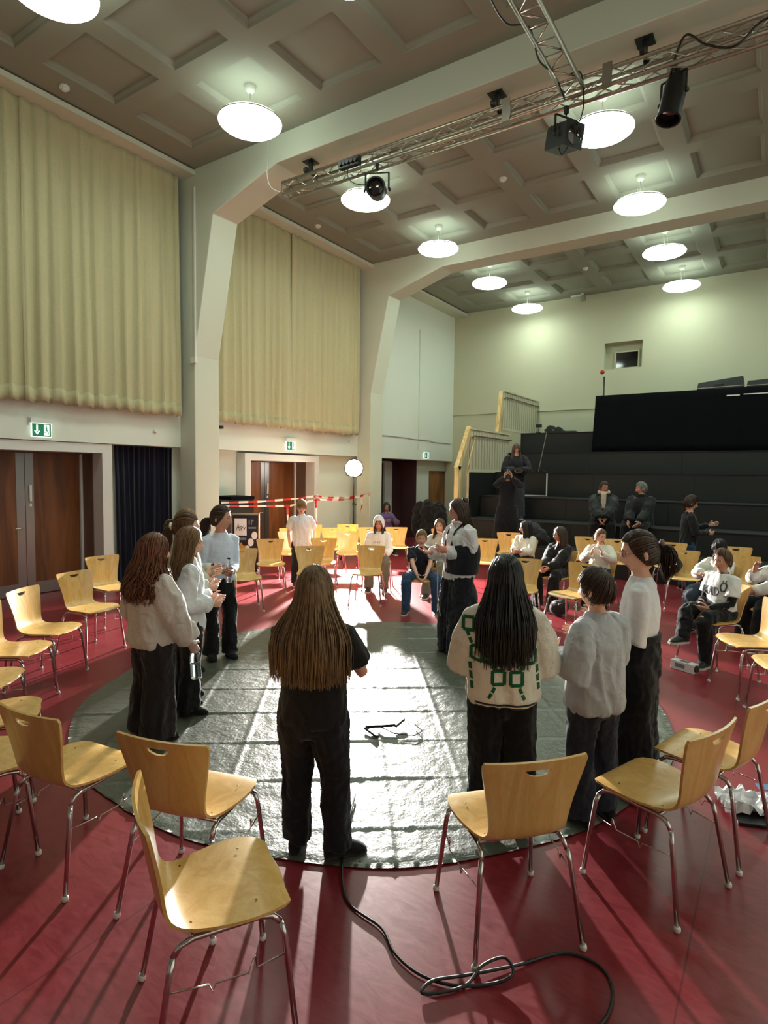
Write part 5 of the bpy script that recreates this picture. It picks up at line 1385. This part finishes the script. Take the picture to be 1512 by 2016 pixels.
# girl with black hair and chain sweater
KN = cl('cream knit', '#d6d0c4', rough=.95, knit=.5); GRN = cl('green knit', '#0f5a38', rough=.95, knit=.4); STR = cl('dark stripe knit', '#1c2524')
p = person('girl in cream sweater with green chain pattern and long black hair, back to us', (-1.17, 2.93), 116, 1.48, '#c99a80', wide=1.05,
    top=dict(mat=KN, sleeve=1., loose=.042, hem=-.02, sr=1.25, fold=.012, name='sweater'), bottom=wd(.06, .058, .07), wrists={1: (.10, .2, .98), -1: (-.10, .2, .98)}, bends={1: (.6, -.5, -1), -1: (-.6, -.5, -1)}, vox=.010,
    hair=dict(kind='long', mat=BLACKH, len=.40, n=1000, w=.0054, cur=(.155, .13), vol=.9, face=1.1, back=.055, behind=True, fly=30, seed=9))
sh = []; zt = 1.48
def chain(x0, z0, x1, z1, n=3):
    for i in range(n):
        a = (x0 + (x1 - x0) * (i + .12) / n, z0 + (z1 - z0) * (i + .12) / n); b = (x0 + (x1 - x0) * (i + .88) / n, z0 + (z1 - z0) * (i + .88) / n); sh.append(stroke(a, b, .016))
def sqr(x, z, s=.027):
    for a, b in (((-s, -s * 1.15), (s, -s * 1.15)), ((s, -s * 1.15), (s, s * 1.15)), ((s, s * 1.15), (-s, s * 1.15)), ((-s, s * 1.15), (-s, -s * 1.15))): sh.append(stroke((x + a[0] * 1.1, z + a[1] * 1.1), (x + b[0] * 1.1, z + b[1] * 1.1), .017))
sqr(-.035, .875); sqr(.055, .875); sqr(-.145, .985); sqr(-.085, .985); sqr(.12, .985)
chain(-.09, .955, -.05, .915, 2); chain(.10, .955, .07, .915, 2); chain(-.05, .83, -.085, .765, 2); chain(.07, .83, .10, .765, 2); chain(-.18, .93, -.165, .79, 3); chain(-.17, 1.03, -.2, 1.1, 2); chain(.16, .94, .175, .80, 3)
sqr(-.19, 1.13, .025)
decal(p, p.top, sh, GRN, 'green_chain_pattern')
for z in (.715, .735):
    rows = [[(x, z - .005), (x + .035, z - .005), (x + .035, z + .005), (x, z + .005)] for x in np.arange(-.15, .149, .035)]
    decal(p, p.top, rows, STR, 'hem_stripe')
# boy in grey sweatshirt
GREYS = cl('heather grey fleece', '#a9abb0', fold=.7)
p = person('boy in grey sweatshirt and dark jeans holding a small bottle, short dark hair', (-.79, 3.30), 152, 1.40, '#d3a184',
    top=dict(mat=GREYS, sleeve=1., loose=.034, hem=-.05, sr=1.2, fold=.014, name='sweatshirt'), bottom=wd(.05, .05, .062, DJEANS), wrists={-1: (-.15, .14, .93), 1: (.12, .2, .95)}, bends={-1: (-.35, -.8, -1), 1: (.35, -.7, -1)}, vox=.010, curl=(1.0, .6), head=(12, 2),
    hair=dict(kind='short', mat=DBROWN, n=330, w=.010, vol=1.0, fr=.3, over=.45, seed=4))
wl_ = p.root.matrix_basis @ p.WR[-1]
bottle('small clear bottle with pale cap held by the boy in grey sweatshirt', (wl_.x - .055, wl_.y + .02, wl_.z - .07), .23, .028, (0, 0, 0), M['white'])
# girl with glasses and ponytail
WHT = cl('white ribbed jersey', '#d5d5da', fold=.5)
p = person('girl in white long sleeved top and black wide trousers with ponytail and glasses', (-.66, 3.78), 182, 1.58, '#d6a58c',
    top=dict(mat=WHT, sleeve=1., loose=.010, hem=.06, fold=.005), bottom=wd(.075, .068, .07, m=BLK2, rise=.1, loose=.012, band=True), wrists={-1: (-.10, .2, 1.02), 1: (.10, .22, 1.02)}, bends={-1: (-.3, -1, -.9), 1: (.3, -1, -.9)}, head=(22, -4), vox=.010, shoes=SNEAK,
    hair=dict(kind='pony', mat=DBROWN, n=220, w=.009, len=.22, tie=(0, -1, .18), scrunchie=cl('mauve velvet', '#7a6468'), vol=.6, tail=1.3, seed=6))
GL = mat('red spectacle frame', '#7c2a22', .3)
def glasses(p, m):
    k = p.k; mb = MB()
    for s in (-1, 1):
        y = head_fn(sph(s * .34, PI / 2 - .06), k).y + .012 * k
        mb.tube([Vector((s * .031 * k + .019 * k * math.cos(a), y, .005 * k + .015 * k * math.sin(a))) for a in [2 * PI * i / 16 for i in range(17)]], .0016 * k, 5)
        mb.tube([Vector((s * .05 * k, y, .008 * k)), Vector((s * .075 * k, .03 * k, .008 * k)), Vector((s * .078 * k, -.01 * k, .004 * k))], .0016 * k, 5)
    mb.tube([Vector((-.012 * k, .105 * k, .008 * k)), Vector((0, .108 * k, .011 * k)), Vector((.012 * k, .105 * k, .008 * k))], .0016 * k, 5)
    mb.xf(p.hm); obj('glasses', mb, m, p.root, True)
glasses(p, GL)
# curly girl
p = person('girl with long auburn curls in a pale grey sweatshirt and dark wide trousers', (-3.62, 2.54), 80, 1.46, '#d9a896', wide=1.06,
    top=dict(mat=cl('pale pink grey fleece', '#c4bab6', fold=.8), sleeve=1., loose=.045, hem=-.03, sr=1.3, fold=.018, name='sweatshirt'), bottom=wd(.08, .072, .075, CHAR), wrists={1: (.20, .18, .70), -1: (-.18, .12, .74)}, bends={1: (.6, -1, -.1), -1: (-.6, -1, -.1)}, vox=.010, curl=(.5, 1.1), head=(-12, 0),
    hair=dict(kind='long', mat=RED, len=.31, n=620, w=.0068, cur=(.19, .165), vol=2.0, face=.95, back=.03, fly=110, wave=.018, wf=46, seed=12))
wl_ = p.root.matrix_basis @ (p.WR[1] + Vector((0, .03, -.07)))
bottle('larger clear water bottle hanging from the hand of the curly haired girl', (wl_.x + .02, wl_.y, wl_.z - .19), .27, .036, (R(4), 0, 0), M['white'])
# girls behind her
p = person('girl in white shirt with straight light brown hair behind the curly haired girl', (-3.80, 2.98), 62, 1.47, '#d9a892',
    top=dict(mat=cl('white cotton shirt', '#d2d3d8', fold=.8), sleeve=1., loose=.026, hem=-.05, sr=1.2, fold=.014), bottom=wd(.055, .05, .064), wrists={1: (.12, .17, .88), -1: (-.05, .2, .90)}, bends={1: (.4, -.7, -1), -1: (-.4, -.7, -1)}, vox=.011, head=(-20, -3), curl=(1.1, 1.1), hdir={1: (-.5, .8, -.2), -1: (.5, .8, -.2)},
    hair=dict(kind='long', mat=LBROWN, len=.33, n=520, w=.006, cur=(.115, .10), vol=.6, face=1.0, back=.04, fly=24, seed=15))
p = person('taller girl with brown ponytail and white hair tie, mostly hidden in the left group', (-4.16, 3.24), 55, 1.55, '#dbab95',
    top=dict(mat=cl('pale green grey knit', '#b3b8ac', knit=.4), sleeve=1., loose=.035, hem=-.02, sr=1.3, name='sweater'), bottom=wd(.055, .05, .064), wrists={1: (.12, .18, .93), -1: (-.08, .2, .95)}, bends={1: (.4, -.7, -1), -1: (-.4, -.7, -1)}, vox=.013, head=(-15, 0), curl=(1.1, 1.1), hdir={1: (-.5, .8, -.2), -1: (.5, .8, -.2)},
    hair=dict(kind='pony', mat=MBROWN, n=200, w=.010, len=.24, tie=(0, -1, -.05), scrunchie=M['white'], seed=16))
p = person('girl in the left group of whom little but her face shows', (-4.50, 3.50), 30, 1.55, '#dcae98',
    top=dict(mat=cl('off white knit', '#c3c4bb', knit=.3), sleeve=1., loose=.03, hem=-.02, sr=1.2, name='sweater'), bottom=wd(.05, .05, .064), wrists={1: (.10, .24, .98), -1: (-.06, .24, 1.0)}, vox=.013, bends={1: (.4, -.7, -1), -1: (-.4, -.7, -1)},
    hair=dict(kind='pony', mat=BLOND, n=160, w=.010, len=.2, seed=17))
wl_ = p.root.matrix_basis @ (p.WR[1] + Vector((-.02, .05, -.05)))
bottle('small bottle held by the hidden girl of the left group', (wl_.x, wl_.y, wl_.z - .06), .2, .026, (0, 0, 0), M['black'])
# girl in pale blue
p = person('girl in pale blue long sleeved top and black flared trousers with dark ponytail', (-4.66, 4.06), -20, 1.56, '#c48d76',
    top=dict(mat=cl('pale blue jersey', '#c9d4e8', fold=.45), sleeve=1., loose=.006, hem=.01, fold=.005), bottom=wd(.05, .042, .060, m=BLK2, rise=.05, loose=.004), wrists={1: (.10, .20, .93), -1: (-.02, .25, .92)}, bends={1: (.45, -.8, -1), -1: (-.4, -.7, -1)}, curl=(.9, .9), head=(46, 2), vox=.010, feet={1: (.10, .0, 10), -1: (-.09, .02, 0)}, palms={1: (-1, .1, .4), -1: (1, .1, .4)}, hdir={1: (-.75, .65, 0), -1: (.5, .85, 0)},
    hair=dict(kind='pony', mat=DBROWN, n=220, w=.009, len=.22, tie=(0, -1, -.12), vol=.5, seed=18, tail=1.3))
wl_ = p.root.matrix_basis @ ((p.WR[1] + p.WR[-1]) / 2 + Vector((.0, .09, -.05)))
bottle('clear bottle with black cap held in both hands by the girl in pale blue', (wl_.x, wl_.y, wl_.z - .04), .24, .028, (0, 0, 0), M['black'])
# boy standing behind chairs
p = person('boy in white T-shirt standing among the chairs by the taped doors', (-6.62, 7.50), -46, 1.45, '#cf9c86',
    top=dict(mat=cl('white T-shirt cotton', '#d8d7de', fold=.7), sleeve=.42, loose=.022, hem=-.04), bottom=wd(.05, .05, .062), wrists={1: (.20, .06, .74), -1: (-.20, .06, .74)}, shoes=SNEAK, head=(-8, -8), vox=.012,
    hair=dict(kind='short', mat=BLOND, n=220, w=.012, vol=1.1, fr=.5, over=.45, fringe=True, seed=21))
# presenter
SHW = cl('white crumpled shirt', '#cfcdd0', fold=.9, fscale=12); NAVY = cl('black navy wool', '#15161e')
p = person('woman presenter in white shirt and dark wide dungarees, half turned to the left', (-2.76, 5.60), 236, 1.65, '#c98f78', adult=True,
    top=dict(mat=SHW, sleeve=.98, loose=.03, hem=-.02, sr=1.25, fold=.014, collar=True), bottom=wd(.105, .095, .075, m=NAVY, rise=.045, up=-.012, fold=.016), wrists={-1: (-.03, .17, 1.11), 1: (.12, .28, 1.08)}, bends={-1: (-.3, -.6, -1), 1: (.3, -.5, -1)}, curl=(1.1, .35), palms={1: (-.4, .2, 1), -1: (1, .2, .2)}, head=(-22, -8), shoes=DARKSHOE, vox=.011,
    hair=dict(kind='long', mat=DBROWN, len=.31, n=420, w=.007, cur=(.10, .09), vol=.7, face=1.25, back=.06, behind=True, fly=30, wave=.006, seed=23))
b = MB()
rg = []
for f, rx, ry, yo in ((.02, .100, .074, -.012), (.07, .104, .076, -.022), (.14, .106, .076, -.032), (.20, .098, .068, -.036)):
    c = p.up(f * p.h); rg.append(ell(c.x - .030, c.y + yo + .006, c.z, rx * p.h + .038, ry * p.h + .036, e=2.2))
b.loft(rg)
for s in (-1, 1): b.tube([p.up(.18 * p.h) + Vector((s * .075, -.09, 0)), p.up(.30 * p.h) + Vector((s * .085, -.06, .03)), p.up(.318 * p.h) + Vector((s * .08, .0, .012)), p.up(.28 * p.h) + Vector((s * .07, .09, 0)), p.up(.18 * p.h) + Vector((s * .06, .135, 0))], .016, 8, flat=.5)
me = bake(b, .011, 3, mats=[NAVY], name='bib'); obj('dungaree_bib', me, parent=p.root)
b = MB()
c0 = p.hm @ Vector((0, -.085 * p.k, .085 * p.k))
for q in range(26):
    a0 = q * .6; pts = [c0 + Vector((math.cos(a0 + u) * .03, math.sin(u * 1.3 + q) * .018, math.sin(a0 + u) * .026)) for u in [i * .5 for i in range(8)]]; b.tube(pts, .005, 5)
obj('hair_bun', b, DBROWN, p.root, True)
wl_ = p.root.matrix_basis @ (p.WR[-1] + Vector((0, .08, -.02)))
cable('pale cord hanging from the presenter\'s hand', [(wl_.x, wl_.y, wl_.z + .03), (wl_.x - .01, wl_.y - .01, wl_.z - .1), (wl_.x + .0, wl_.y - .02, wl_.z - .45), (wl_.x + .035, wl_.y - .02, wl_.z - .64)], .006, mat('pale cord', '#a7a297', .7), name='cord', cat='cord')
# seated: hooded girl
def hood(p, m):
    k = p.k; b = MB(); na, npo = 28, 14
    def lm(az):
        a = abs((az + PI) % (2 * PI) - PI); return 1.02 + 1.55 * min(1, max(0, (a - .55) / .9)) ** .7
    for sc_ in (1.17, 1.12):
        for i in range(npo + 1):
            for j in range(na):
                az = 2 * PI * j / na; d = sph(az, max(.02, lm(az) * i / npo)); b.v.append(tuple(p.hm @ (Vector((d.x * .082, d.y * .102, d.z * .122 + .004)) * (k * sc_))))
    o = na * (npo + 1)
    for i in range(npo):
        for j in range(na):
            j2 = (j + 1) % na; b.f.append((i * na + j, (i + 1) * na + j, (i + 1) * na + j2, i * na + j2)); b.f.append((o + i * na + j2, o + (i + 1) * na + j2, o + (i + 1) * na + j, o + i * na + j)); b.m += [0, 0]
    for j in range(na): j2 = (j + 1) % na; b.f.append((npo * na + j, o + npo * na + j, o + npo * na + j2, npo * na + j2)); b.m.append(0)
    obj('hood', b, m, p.root, True)
WHOOD = cl('white hoodie fleece', '#d8d4d4', fold=.6)
def sit(label, xy, hd, h, sk, **kw):
    return person(label, (xy[0], xy[1]), hd, h, sk, pose='sit', **kw)
p = sit('seated girl with the white hood pulled over dark hair', (-5.44, 8.05), 300, 1.44, '#b98670', top=dict(mat=WHOOD, sleeve=1., loose=.03, hem=-.02, sr=1.2, hood=True, name='hoodie'), bottom=wd(.05, .05, .062, m=cl('grey camouflage twill', '#5d5c54')), wrists={1: (.12, .16, .60), -1: (-.12, .16, .60)}, shoes=SNEAK, vox=.013, head=(0, -6),
    hair=dict(kind='long', mat=DBROWN, len=.18, n=110, w=.011, cur=(.08, .06), vol=.3, face=.9, back=-.02))
hood(p, WHOOD)
decal(p, p.top, letters('IEIOLE', .075, .76, .022, .25), cl('grey print', '#5a5a60'), 'printed_lettering', back=False)
# boy dark T-shirt
p = sit('seated boy in navy T-shirt and blue jeans with short fair hair', (-4.09, 7.12), 302, 1.33, '#d6a48e', wide=1.14, top=dict(mat=cl('navy T-shirt', '#1b1e2a', fold=.6), sleeve=.42, loose=.026, hem=-.02), bottom=wd(.045, .05, .062, m=JEANS), wrists={1: (.05, .30, .50), -1: (-.05, .30, .50)}, bends={1: (1, -.3, .1), -1: (-1, -.3, .1)}, knees={1: (.20, .24, .49), -1: (-.20, .24, .49)}, feet={1: (.21, .22, 14), -1: (-.20, .22, -14)}, lean=.2, shoes=SNEAK, vox=.011, curl=(.6, .6), palms={1: (-1, -.2, 0), -1: (1, -.2, 0)}, head=(0, -4),
    hair=dict(kind='short', mat=BLOND, n=220, w=.011, vol=1., fr=.2, over=.3, seed=31))
decal(p, p.top, letters('7', .1, .68, .07, .2, .09), M['signwhite'] if False else cl('white print', '#b9bcc4'), 'printed_mark', back=False)
# girl behind presenter arm
p = sit('seated girl in pale grey sweater and grey green trousers with long brown hair', (-4.40, 8.20), 288, 1.46, '#d8aa94', top=dict(mat=cl('pale grey knit', '#bcb8b2', knit=.4), sleeve=1., loose=.03, hem=-.02, sr=1.2, name='sweater'), bottom=wd(.05, .056, .066, m=cl('grey green twill', '#5a6058')), wrists={1: (.10, .22, .74), -1: (-.12, .14, .95)}, bends={1: (1, -.2, -.5), -1: (-1, .2, -.8)}, vox=.013, shoes=SNEAK, head=(0, 4), knees={1: (.12, .26, .52), -1: (-.10, .26, .54)},
    hair=dict(kind='long', mat=MBROWN, len=.28, n=150, w=.010, cur=(.12, .09), vol=.5, face=1.0, back=.0, seed=33))
# child in purple far back
p = sit('child in a purple sweatshirt sitting far back by the second portal frame', (-7.72, 11.75), -38, 1.43, '#7d5a58', top=dict(mat=cl('purple fleece', '#5b4a7c'), sleeve=1., loose=.03, hem=-.02, name='sweatshirt'), bottom=wd(.05, .05, .064), wrists={1: (.10, .34, .80), -1: (-.16, .30, .80)}, vox=.014, shoes=SNEAK, lean=.22, head=(-10, 0), seat=.50,
    hair=dict(kind='bob', mat=BLACKH, len=.08, n=110, w=.012, cur=(.09, .09), vol=.8, face=.9))
t = thing('stool', 'low dark stool under the child in purple', 'stool', (-7.76, 11.83, 0))
obj('seat', MB().lathe([(.001, .46), (.17, .46), (.18, .475), (.17, .49), (.001, .49)], 20), M['black'], t, auto=40)
for k_ in range(4): obj('leg', MB().tube([(.11 * math.cos(k_ * PI / 2), .11 * math.sin(k_ * PI / 2), .46), (.16 * math.cos(k_ * PI / 2), .16 * math.sin(k_ * PI / 2), .0)], .012, 8), M['black'], t)
# girl with bobbed hair
p = sit('seated girl with dark bobbed hair in a white knitted sweater', (-3.50, 9.45), 262, 1.34, '#a8735c', top=dict(mat=cl('white cable knit', '#cfccc0', knit=.6), sleeve=1., loose=.032, hem=-.02, sr=1.25, name='sweater'), bottom=wd(.05, .05, .064), wrists={1: (.08, .2, .66), -1: (-.08, .2, .66)}, vox=.013, shoes=SNEAK, head=(-45, 0),
    hair=dict(kind='bob', mat=BLACKH, len=.14, n=220, w=.012, cur=(.125, .11), vol=1.5, face=.95, back=.02, seed=41))
# child in black jacket
JKT = cl('black quilted jacket', '#131215', rough=.6)
p = sit('seated child in black jacket and black trousers with long dark hair', (-2.62, 8.47), 252, 1.40, '#c08e78', top=dict(mat=JKT, sleeve=1., loose=.04, hem=-.03, sr=1.35, name='jacket'), bottom=wd(.055, .056, .066), wrists={1: (.05, .26, .60), -1: (-.05, .26, .60)}, vox=.013, shoes=SNEAK, head=(-28, 0), lean=.06, knees={1: (.15, .25, .5), -1: (-.15, .25, .5)},
    hair=dict(kind='long', mat=DBROWN, len=.22, n=200, w=.010, cur=(.10, .09), vol=.6, face=1.05, back=.02, seed=43))
decal(p, p.top, letters('O', -.06, .74, .06, .2, .2), cl('dark red print', '#4a1c20'), 'printed_mark', back=False)
glasses(p, M['black'])
# cream sweater, hands raised
p = sit('seated child in cream sweater with both hands raised to the chest', (-2.12, 8.82), 275, 1.34, '#d4a08a', top=dict(mat=cl('cream fleece', '#d0cdc2'), sleeve=1., loose=.03, hem=-.02, sr=1.2, name='sweater'), bottom=wd(.05, .05, .064), wrists={1: (.07, .20, .80), -1: (-.07, .20, .80)}, bends={1: (1, -.2, -1), -1: (-1, -.2, -1)}, vox=.013, shoes=SNEAK, head=(38, -4), hdir={1: (-.2, .3, 1), -1: (.2, .3, 1)},
    hair=dict(kind='pony', mat=MBROWN, n=170, w=.011, len=.12, tie=(0, -1, .0), seed=44))
# right side boys
p = sit('seated boy with dark hair in pale sweater and jeans behind the lettered T-shirt', (-.62, 8.25), 240, 1.36, '#c89a84', top=dict(mat=cl('pale cream fleece', '#cfcfc6'), sleeve=1., loose=.034, hem=-.02, sr=1.3, name='sweater'), bottom=wd(.06, .066, .072, m=cl('grey blue denim', '#39434f', fold=.6)), wrists={1: (.02, .2, .74), -1: (-.02, .22, .72)}, bends={1: (1, 0, -.7), -1: (-1, 0, -.7)}, vox=.013, shoes=SNEAK, head=(25, -10), hdir={1: (-1, .2, 0), -1: (1, .2, .1)},
    hair=dict(kind='short', mat=BLACKH, n=200, w=.012, vol=1.2, fr=.5, over=.4, fringe=True, seed=46))
p = sit('seated boy in lettered white T-shirt over black sleeves with brown hair over his ears', (-.50, 6.90), 236, 1.40, '#c4937c', top=dict(mat=cl('black sleeves', '#151518'), sleeve=1., loose=.002, hem=.0), bottom=wd(.045, .05, .064), wrists={1: (.07, .14, .585), -1: (-.06, .15, .585)}, bends={1: (.7, -1, -.5), -1: (-.7, -1, -.5)}, vox=.010, shoes=SNEAK, head=(4, 0), knees={1: (.10, .27, .55), -1: (-.10, .27, .50)}, feet={1: (.02, .40, 10, .30), -1: (-.10, .20, -10)}, hdir={1: (-.8, .6, -.1), -1: (.8, .6, -.1)},
    hair=dict(kind='short', mat=MBROWN, n=280, w=.011, vol=1.5, fr=.05, over=.48, seed=47))
TW = cl('white printed T-shirt cotton', '#d9d9d8', fold=.7)
def over_tee(p, m, name):
    b = MB(); h = p.h; lo = .019; rg = []
    for f, rx, ry, lf in ((-.03, .093, .068, 1.1), (.06, .089, .063, 1.2), (.12, .086, .061, 1.2), (.20, .086, .063, 1.), (.248, .084, .057, .8), (.282, .060, .048, .5), (.303, .045, .042, .35), (.312, .041, .039, .25)):
        c = p.up(f * h); rg.append(ell(c.x, c.y, c.z, rx * h + lo * lf, ry * h + lo * lf, e=2.2))
    b.loft(rg)
    for s in (-1, 1): b.tube([p.SH[s] + Vector((-s * .05, 0, .012)), p.SH[s], p.SH[s].lerp(p.EL[s], .4), p.SH[s].lerp(p.EL[s], .72)], [h * .033 + lo * .3, h * .035 + lo * .5, h * .036 + lo * .9, h * .037 + lo * 1.1], 14)
    me = bake(b, .010, 4, mats=[m], name=name); fold(me, .009, (9, 9, 6), 5); return obj(name, me, parent=p.root)
tee = over_tee(p, TW, 't_shirt')
pr = cl('grey letter print', '#4c4e56')
decal(p, tee, letters('KAD', .14, .70, .085, .2, .15), pr, 'printed_lettering', back=False); decal(p, tee, letters('Q', -.06, .755, .085, .3, .16), pr, 'printed_lettering', back=False)
p = sit('child with dark hair in white top, cut by the right edge, hand at the chin', (-.02, 7.85), 222, 1.40, '#a8745e', top=dict(mat=cl('white knit top', '#cfcdc8', knit=.3), sleeve=1., loose=.03, hem=-.02, sr=1.2, name='sweater'), bottom=wd(.055, .055, .068), wrists={1: (.03, .20, .87), -1: (-.06, .28, .66)}, bends={1: (1, .1, -1), -1: (-1, -.3, -.4)}, vox=.012, shoes=SNEAK, hdir={1: (-.2, -.2, 1)}, head=(5, -6),
    hair=dict(kind='long', mat=BLACKH, len=.2, n=150, w=.011, cur=(.1, .09), vol=.8, face=.95, seed=49))
# tribune people
PUF = cl('black puffer nylon', '#121416', rough=.5, fold=.9, fscale=7)
p = sit('man in black padded jacket and pale hood sitting on the tribune, hands clasped', (-2.93, 12.40), -78, 1.78, '#a87058', adult=True, z0=SZ[0], seat=SZ[1] - SZ[0] + .0, top=dict(mat=PUF, sleeve=1., loose=.055, hem=-.03, sr=1.5, name='jacket'), bottom=wd(.05, .05, .064), wrists={1: (.05, .36, .60), -1: (-.05, .36, .60)}, bends={1: (1, -.4, -.1), -1: (-1, -.4, -.1)}, vox=.014, shoes=SNEAK, lean=.14, head=(22, -4),
    hair=dict(kind='short', mat=DBROWN, n=180, w=.010, vol=.7, fr=.0, over=.2, seed=51))
hoodm = cl('pale beige fleece', '#b5a698')
b = MB().tube([p.nb + Vector((math.cos(a) * .095, -.005 + math.sin(a) * .09, .045 + .05 * max(0, -math.sin(a)))) for a in [2 * PI * i / 16 for i in range(17)]], .032, 8).box((p.nb.x - .05, p.nb.y + .085, p.nb.z - .28), (p.nb.x + .05, p.nb.y + .15, p.nb.z + .03))
me = bake(b, .012, 3, mats=[hoodm], name='hood'); obj('hood', me, parent=p.root)
p = sit('grey haired man in black jacket sitting on the tribune, face to the left', (-2.24, 12.40), -100, 1.78, '#b98770', adult=True, z0=SZ[0], seat=SZ[1] - SZ[0], top=dict(mat=cl('black shell jacket', '#0f1013', rough=.6), sleeve=1., loose=.045, hem=-.03, sr=1.35, collar=True, name='jacket'), bottom=wd(.05, .05, .064), wrists={1: (.1, .3, .58), -1: (-.1, .3, .58)}, vox=.014, shoes=SNEAK, lean=.1, head=(-52, -4),
    hair=dict(kind='short', mat=GREYH, n=180, w=.010, vol=.8, fr=.0, over=.25, seed=52))
p = person('person with short hair and glasses in dark cardigan and jeans walking right', (-1.24, 11.14), 25, 1.60, '#c79a84', top=dict(mat=cl('dark cardigan', '#17181c'), sleeve=1., loose=.02, hem=-.03, name='cardigan'), bottom=wd(.045, .045, .06, m=JEANS), wrists={1: (.10, .28, .98), -1: (-.10, .36, 1.10)}, bends={1: (.6, -1, -.4), -1: (-.6, -.6, -1)}, vox=.013, shoes=SNEAK, head=(5, -6),
    hair=dict(kind='short', mat=DBROWN, n=220, w=.011, vol=1.1, fr=.3, over=.5, seed=53))
glasses(p, M['black'])
CAMM = M['black']
def photo_camera(label, loc, rz):
    t = thing('photo_camera', label, 'camera', loc, rz, 'cameras of the photographers')
    bevel(obj('body', MB().box((-.065, -.03, -.045), (.065, .03, .04)).box((-.02, -.03, .04), (.02, .03, .06)), CAMM, t), .006); obj('lens_barrel', MB().lathe([(.001, 0), (.035, 0), (.037, .06), (.033, .08), (.001, .078)], 18, (0, .03, -.005), axis='y'), CAMM, t, auto=40) 
    obj('strap', MB().tube([(-.06, -.02, .03), (-.1, -.1, .0), (-.06, -.2, .06), (.06, -.2, .06), (.1, -.1, .0), (.06, -.02, .03)], .006, 6), CAMM, t); return t
def flip_lens(t): 
    for ch in t.children:
        if ch.name.startswith('lens'): ch.rotation_euler = (0, 0, PI)
p = person('photographer in long black clothes raising a camera to her face on the tribune', (-4.78, 11.92), -66, 1.58, '#b88873', adult=True, z0=SZ[0], top=dict(mat=cl('dark blazer', '#14161c'), sleeve=1., loose=.025, hem=-.08, name='blazer'), bottom=wd(.12, .10, .08, m=BLK2, name='wide_trousers'), wrists={1: (.075, .20, 1.40), -1: (-.075, .20, 1.40)}, bends={1: (1, .1, -1), -1: (-1, .1, -1)}, vox=.014, shoes=SNEAK, hdir={1: (-.2, .1, 1), -1: (.2, .1, 1)}, head=(0, -2),
    hair=dict(kind='long', mat=BLACKH, len=.18, n=150, w=.012, cur=(.12, .1), vol=1.2, face=1.0, wave=.01, wf=40, seed=55))
q = p.root.matrix_basis @ (p.hm @ Vector((0, .155 * p.k, -.03 * p.k))); flip_lens(photo_camera('dark camera held to the face of the photographer on the lowest step', tuple(q), R(-66 - 90)))
p = person('woman with long light hair looking down at a camera, higher on the tribune', (-4.95, 12.80), -58, 1.70, '#c79a84', adult=True, z0=SZ[1], top=dict(mat=JKT, sleeve=1., loose=.04, hem=-.02, sr=1.3, name='jacket'), bottom=wd(.07, .06, .066, m=cl('grey trousers', '#34353a')), wrists={1: (.06, .26, 1.08), -1: (-.06, .26, 1.08)}, bends={1: (1, -.4, -.6), -1: (-1, -.4, -.6)}, vox=.014, shoes=SNEAK, head=(0, -32),
    hair=dict(kind='long', mat=hm_('mauve brown hair', '#4c3530', '#7d5a4c'), len=.34, n=170, w=.011, cur=(.12, .10), vol=.7, face=.85, back=-.02, seed=56))
q = p.root.matrix_basis @ Vector((0, .34, 1.10)); flip_lens(photo_camera('dark camera held at the waist of the woman with long light hair', tuple(q), R(-58 - 90)))

# soft goods
lump('rucksack', 'dark rucksack and jacket heaped behind the girl with bobbed hair', 'rucksack', (-4.12, 11.78, SZ[0]), [((0, 0, .2), (.17, .15, .24)), ((.12, -.03, .16), (.16, .13, .18)), ((-.12, -.02, .3), (.1, .1, .2)), ((.22, .0, .1), (.1, .1, .12))], cl('dark grey nylon', '#1f2126', rough=.6), .02, 3)
lump('coat_heap', 'heap of black coats on a rail left of the tribune stairs', 'coats', (-6.75, 12.1, 0), [((0, 0, .5), (.3, .24, .5)), ((.2, .05, .85), (.22, .2, .4)), ((-.25, 0, .8), (.2, .2, .45)), ((.3, -.08, .4), (.2, .18, .42)), ((0, -.1, 1.0), (.16, .16, .3))], cl('black wool', '#121214'), .03, 8)
lump('bag', 'small dark bag on the floor under the black jacket child\'s chair', 'bag', (-2.42, 7.98, 0), [((0, 0, .1), (.13, .1, .11)), ((.06, 0, .14), (.08, .08, .09))], cl('dark bag nylon', '#202024', rough=.6), .012, 5)
lump('jacket', 'black jacket lying on the empty chair right of the ponytail', 'jacket', (-1.28, 9.62, .47), [((0, 0, .08), (.13, .12, .10)), ((.05, .05, .12), (.1, .08, .1))], cl('black fleece', '#141416'), .015, 6)

bpy.data.scenes.remove(BK)
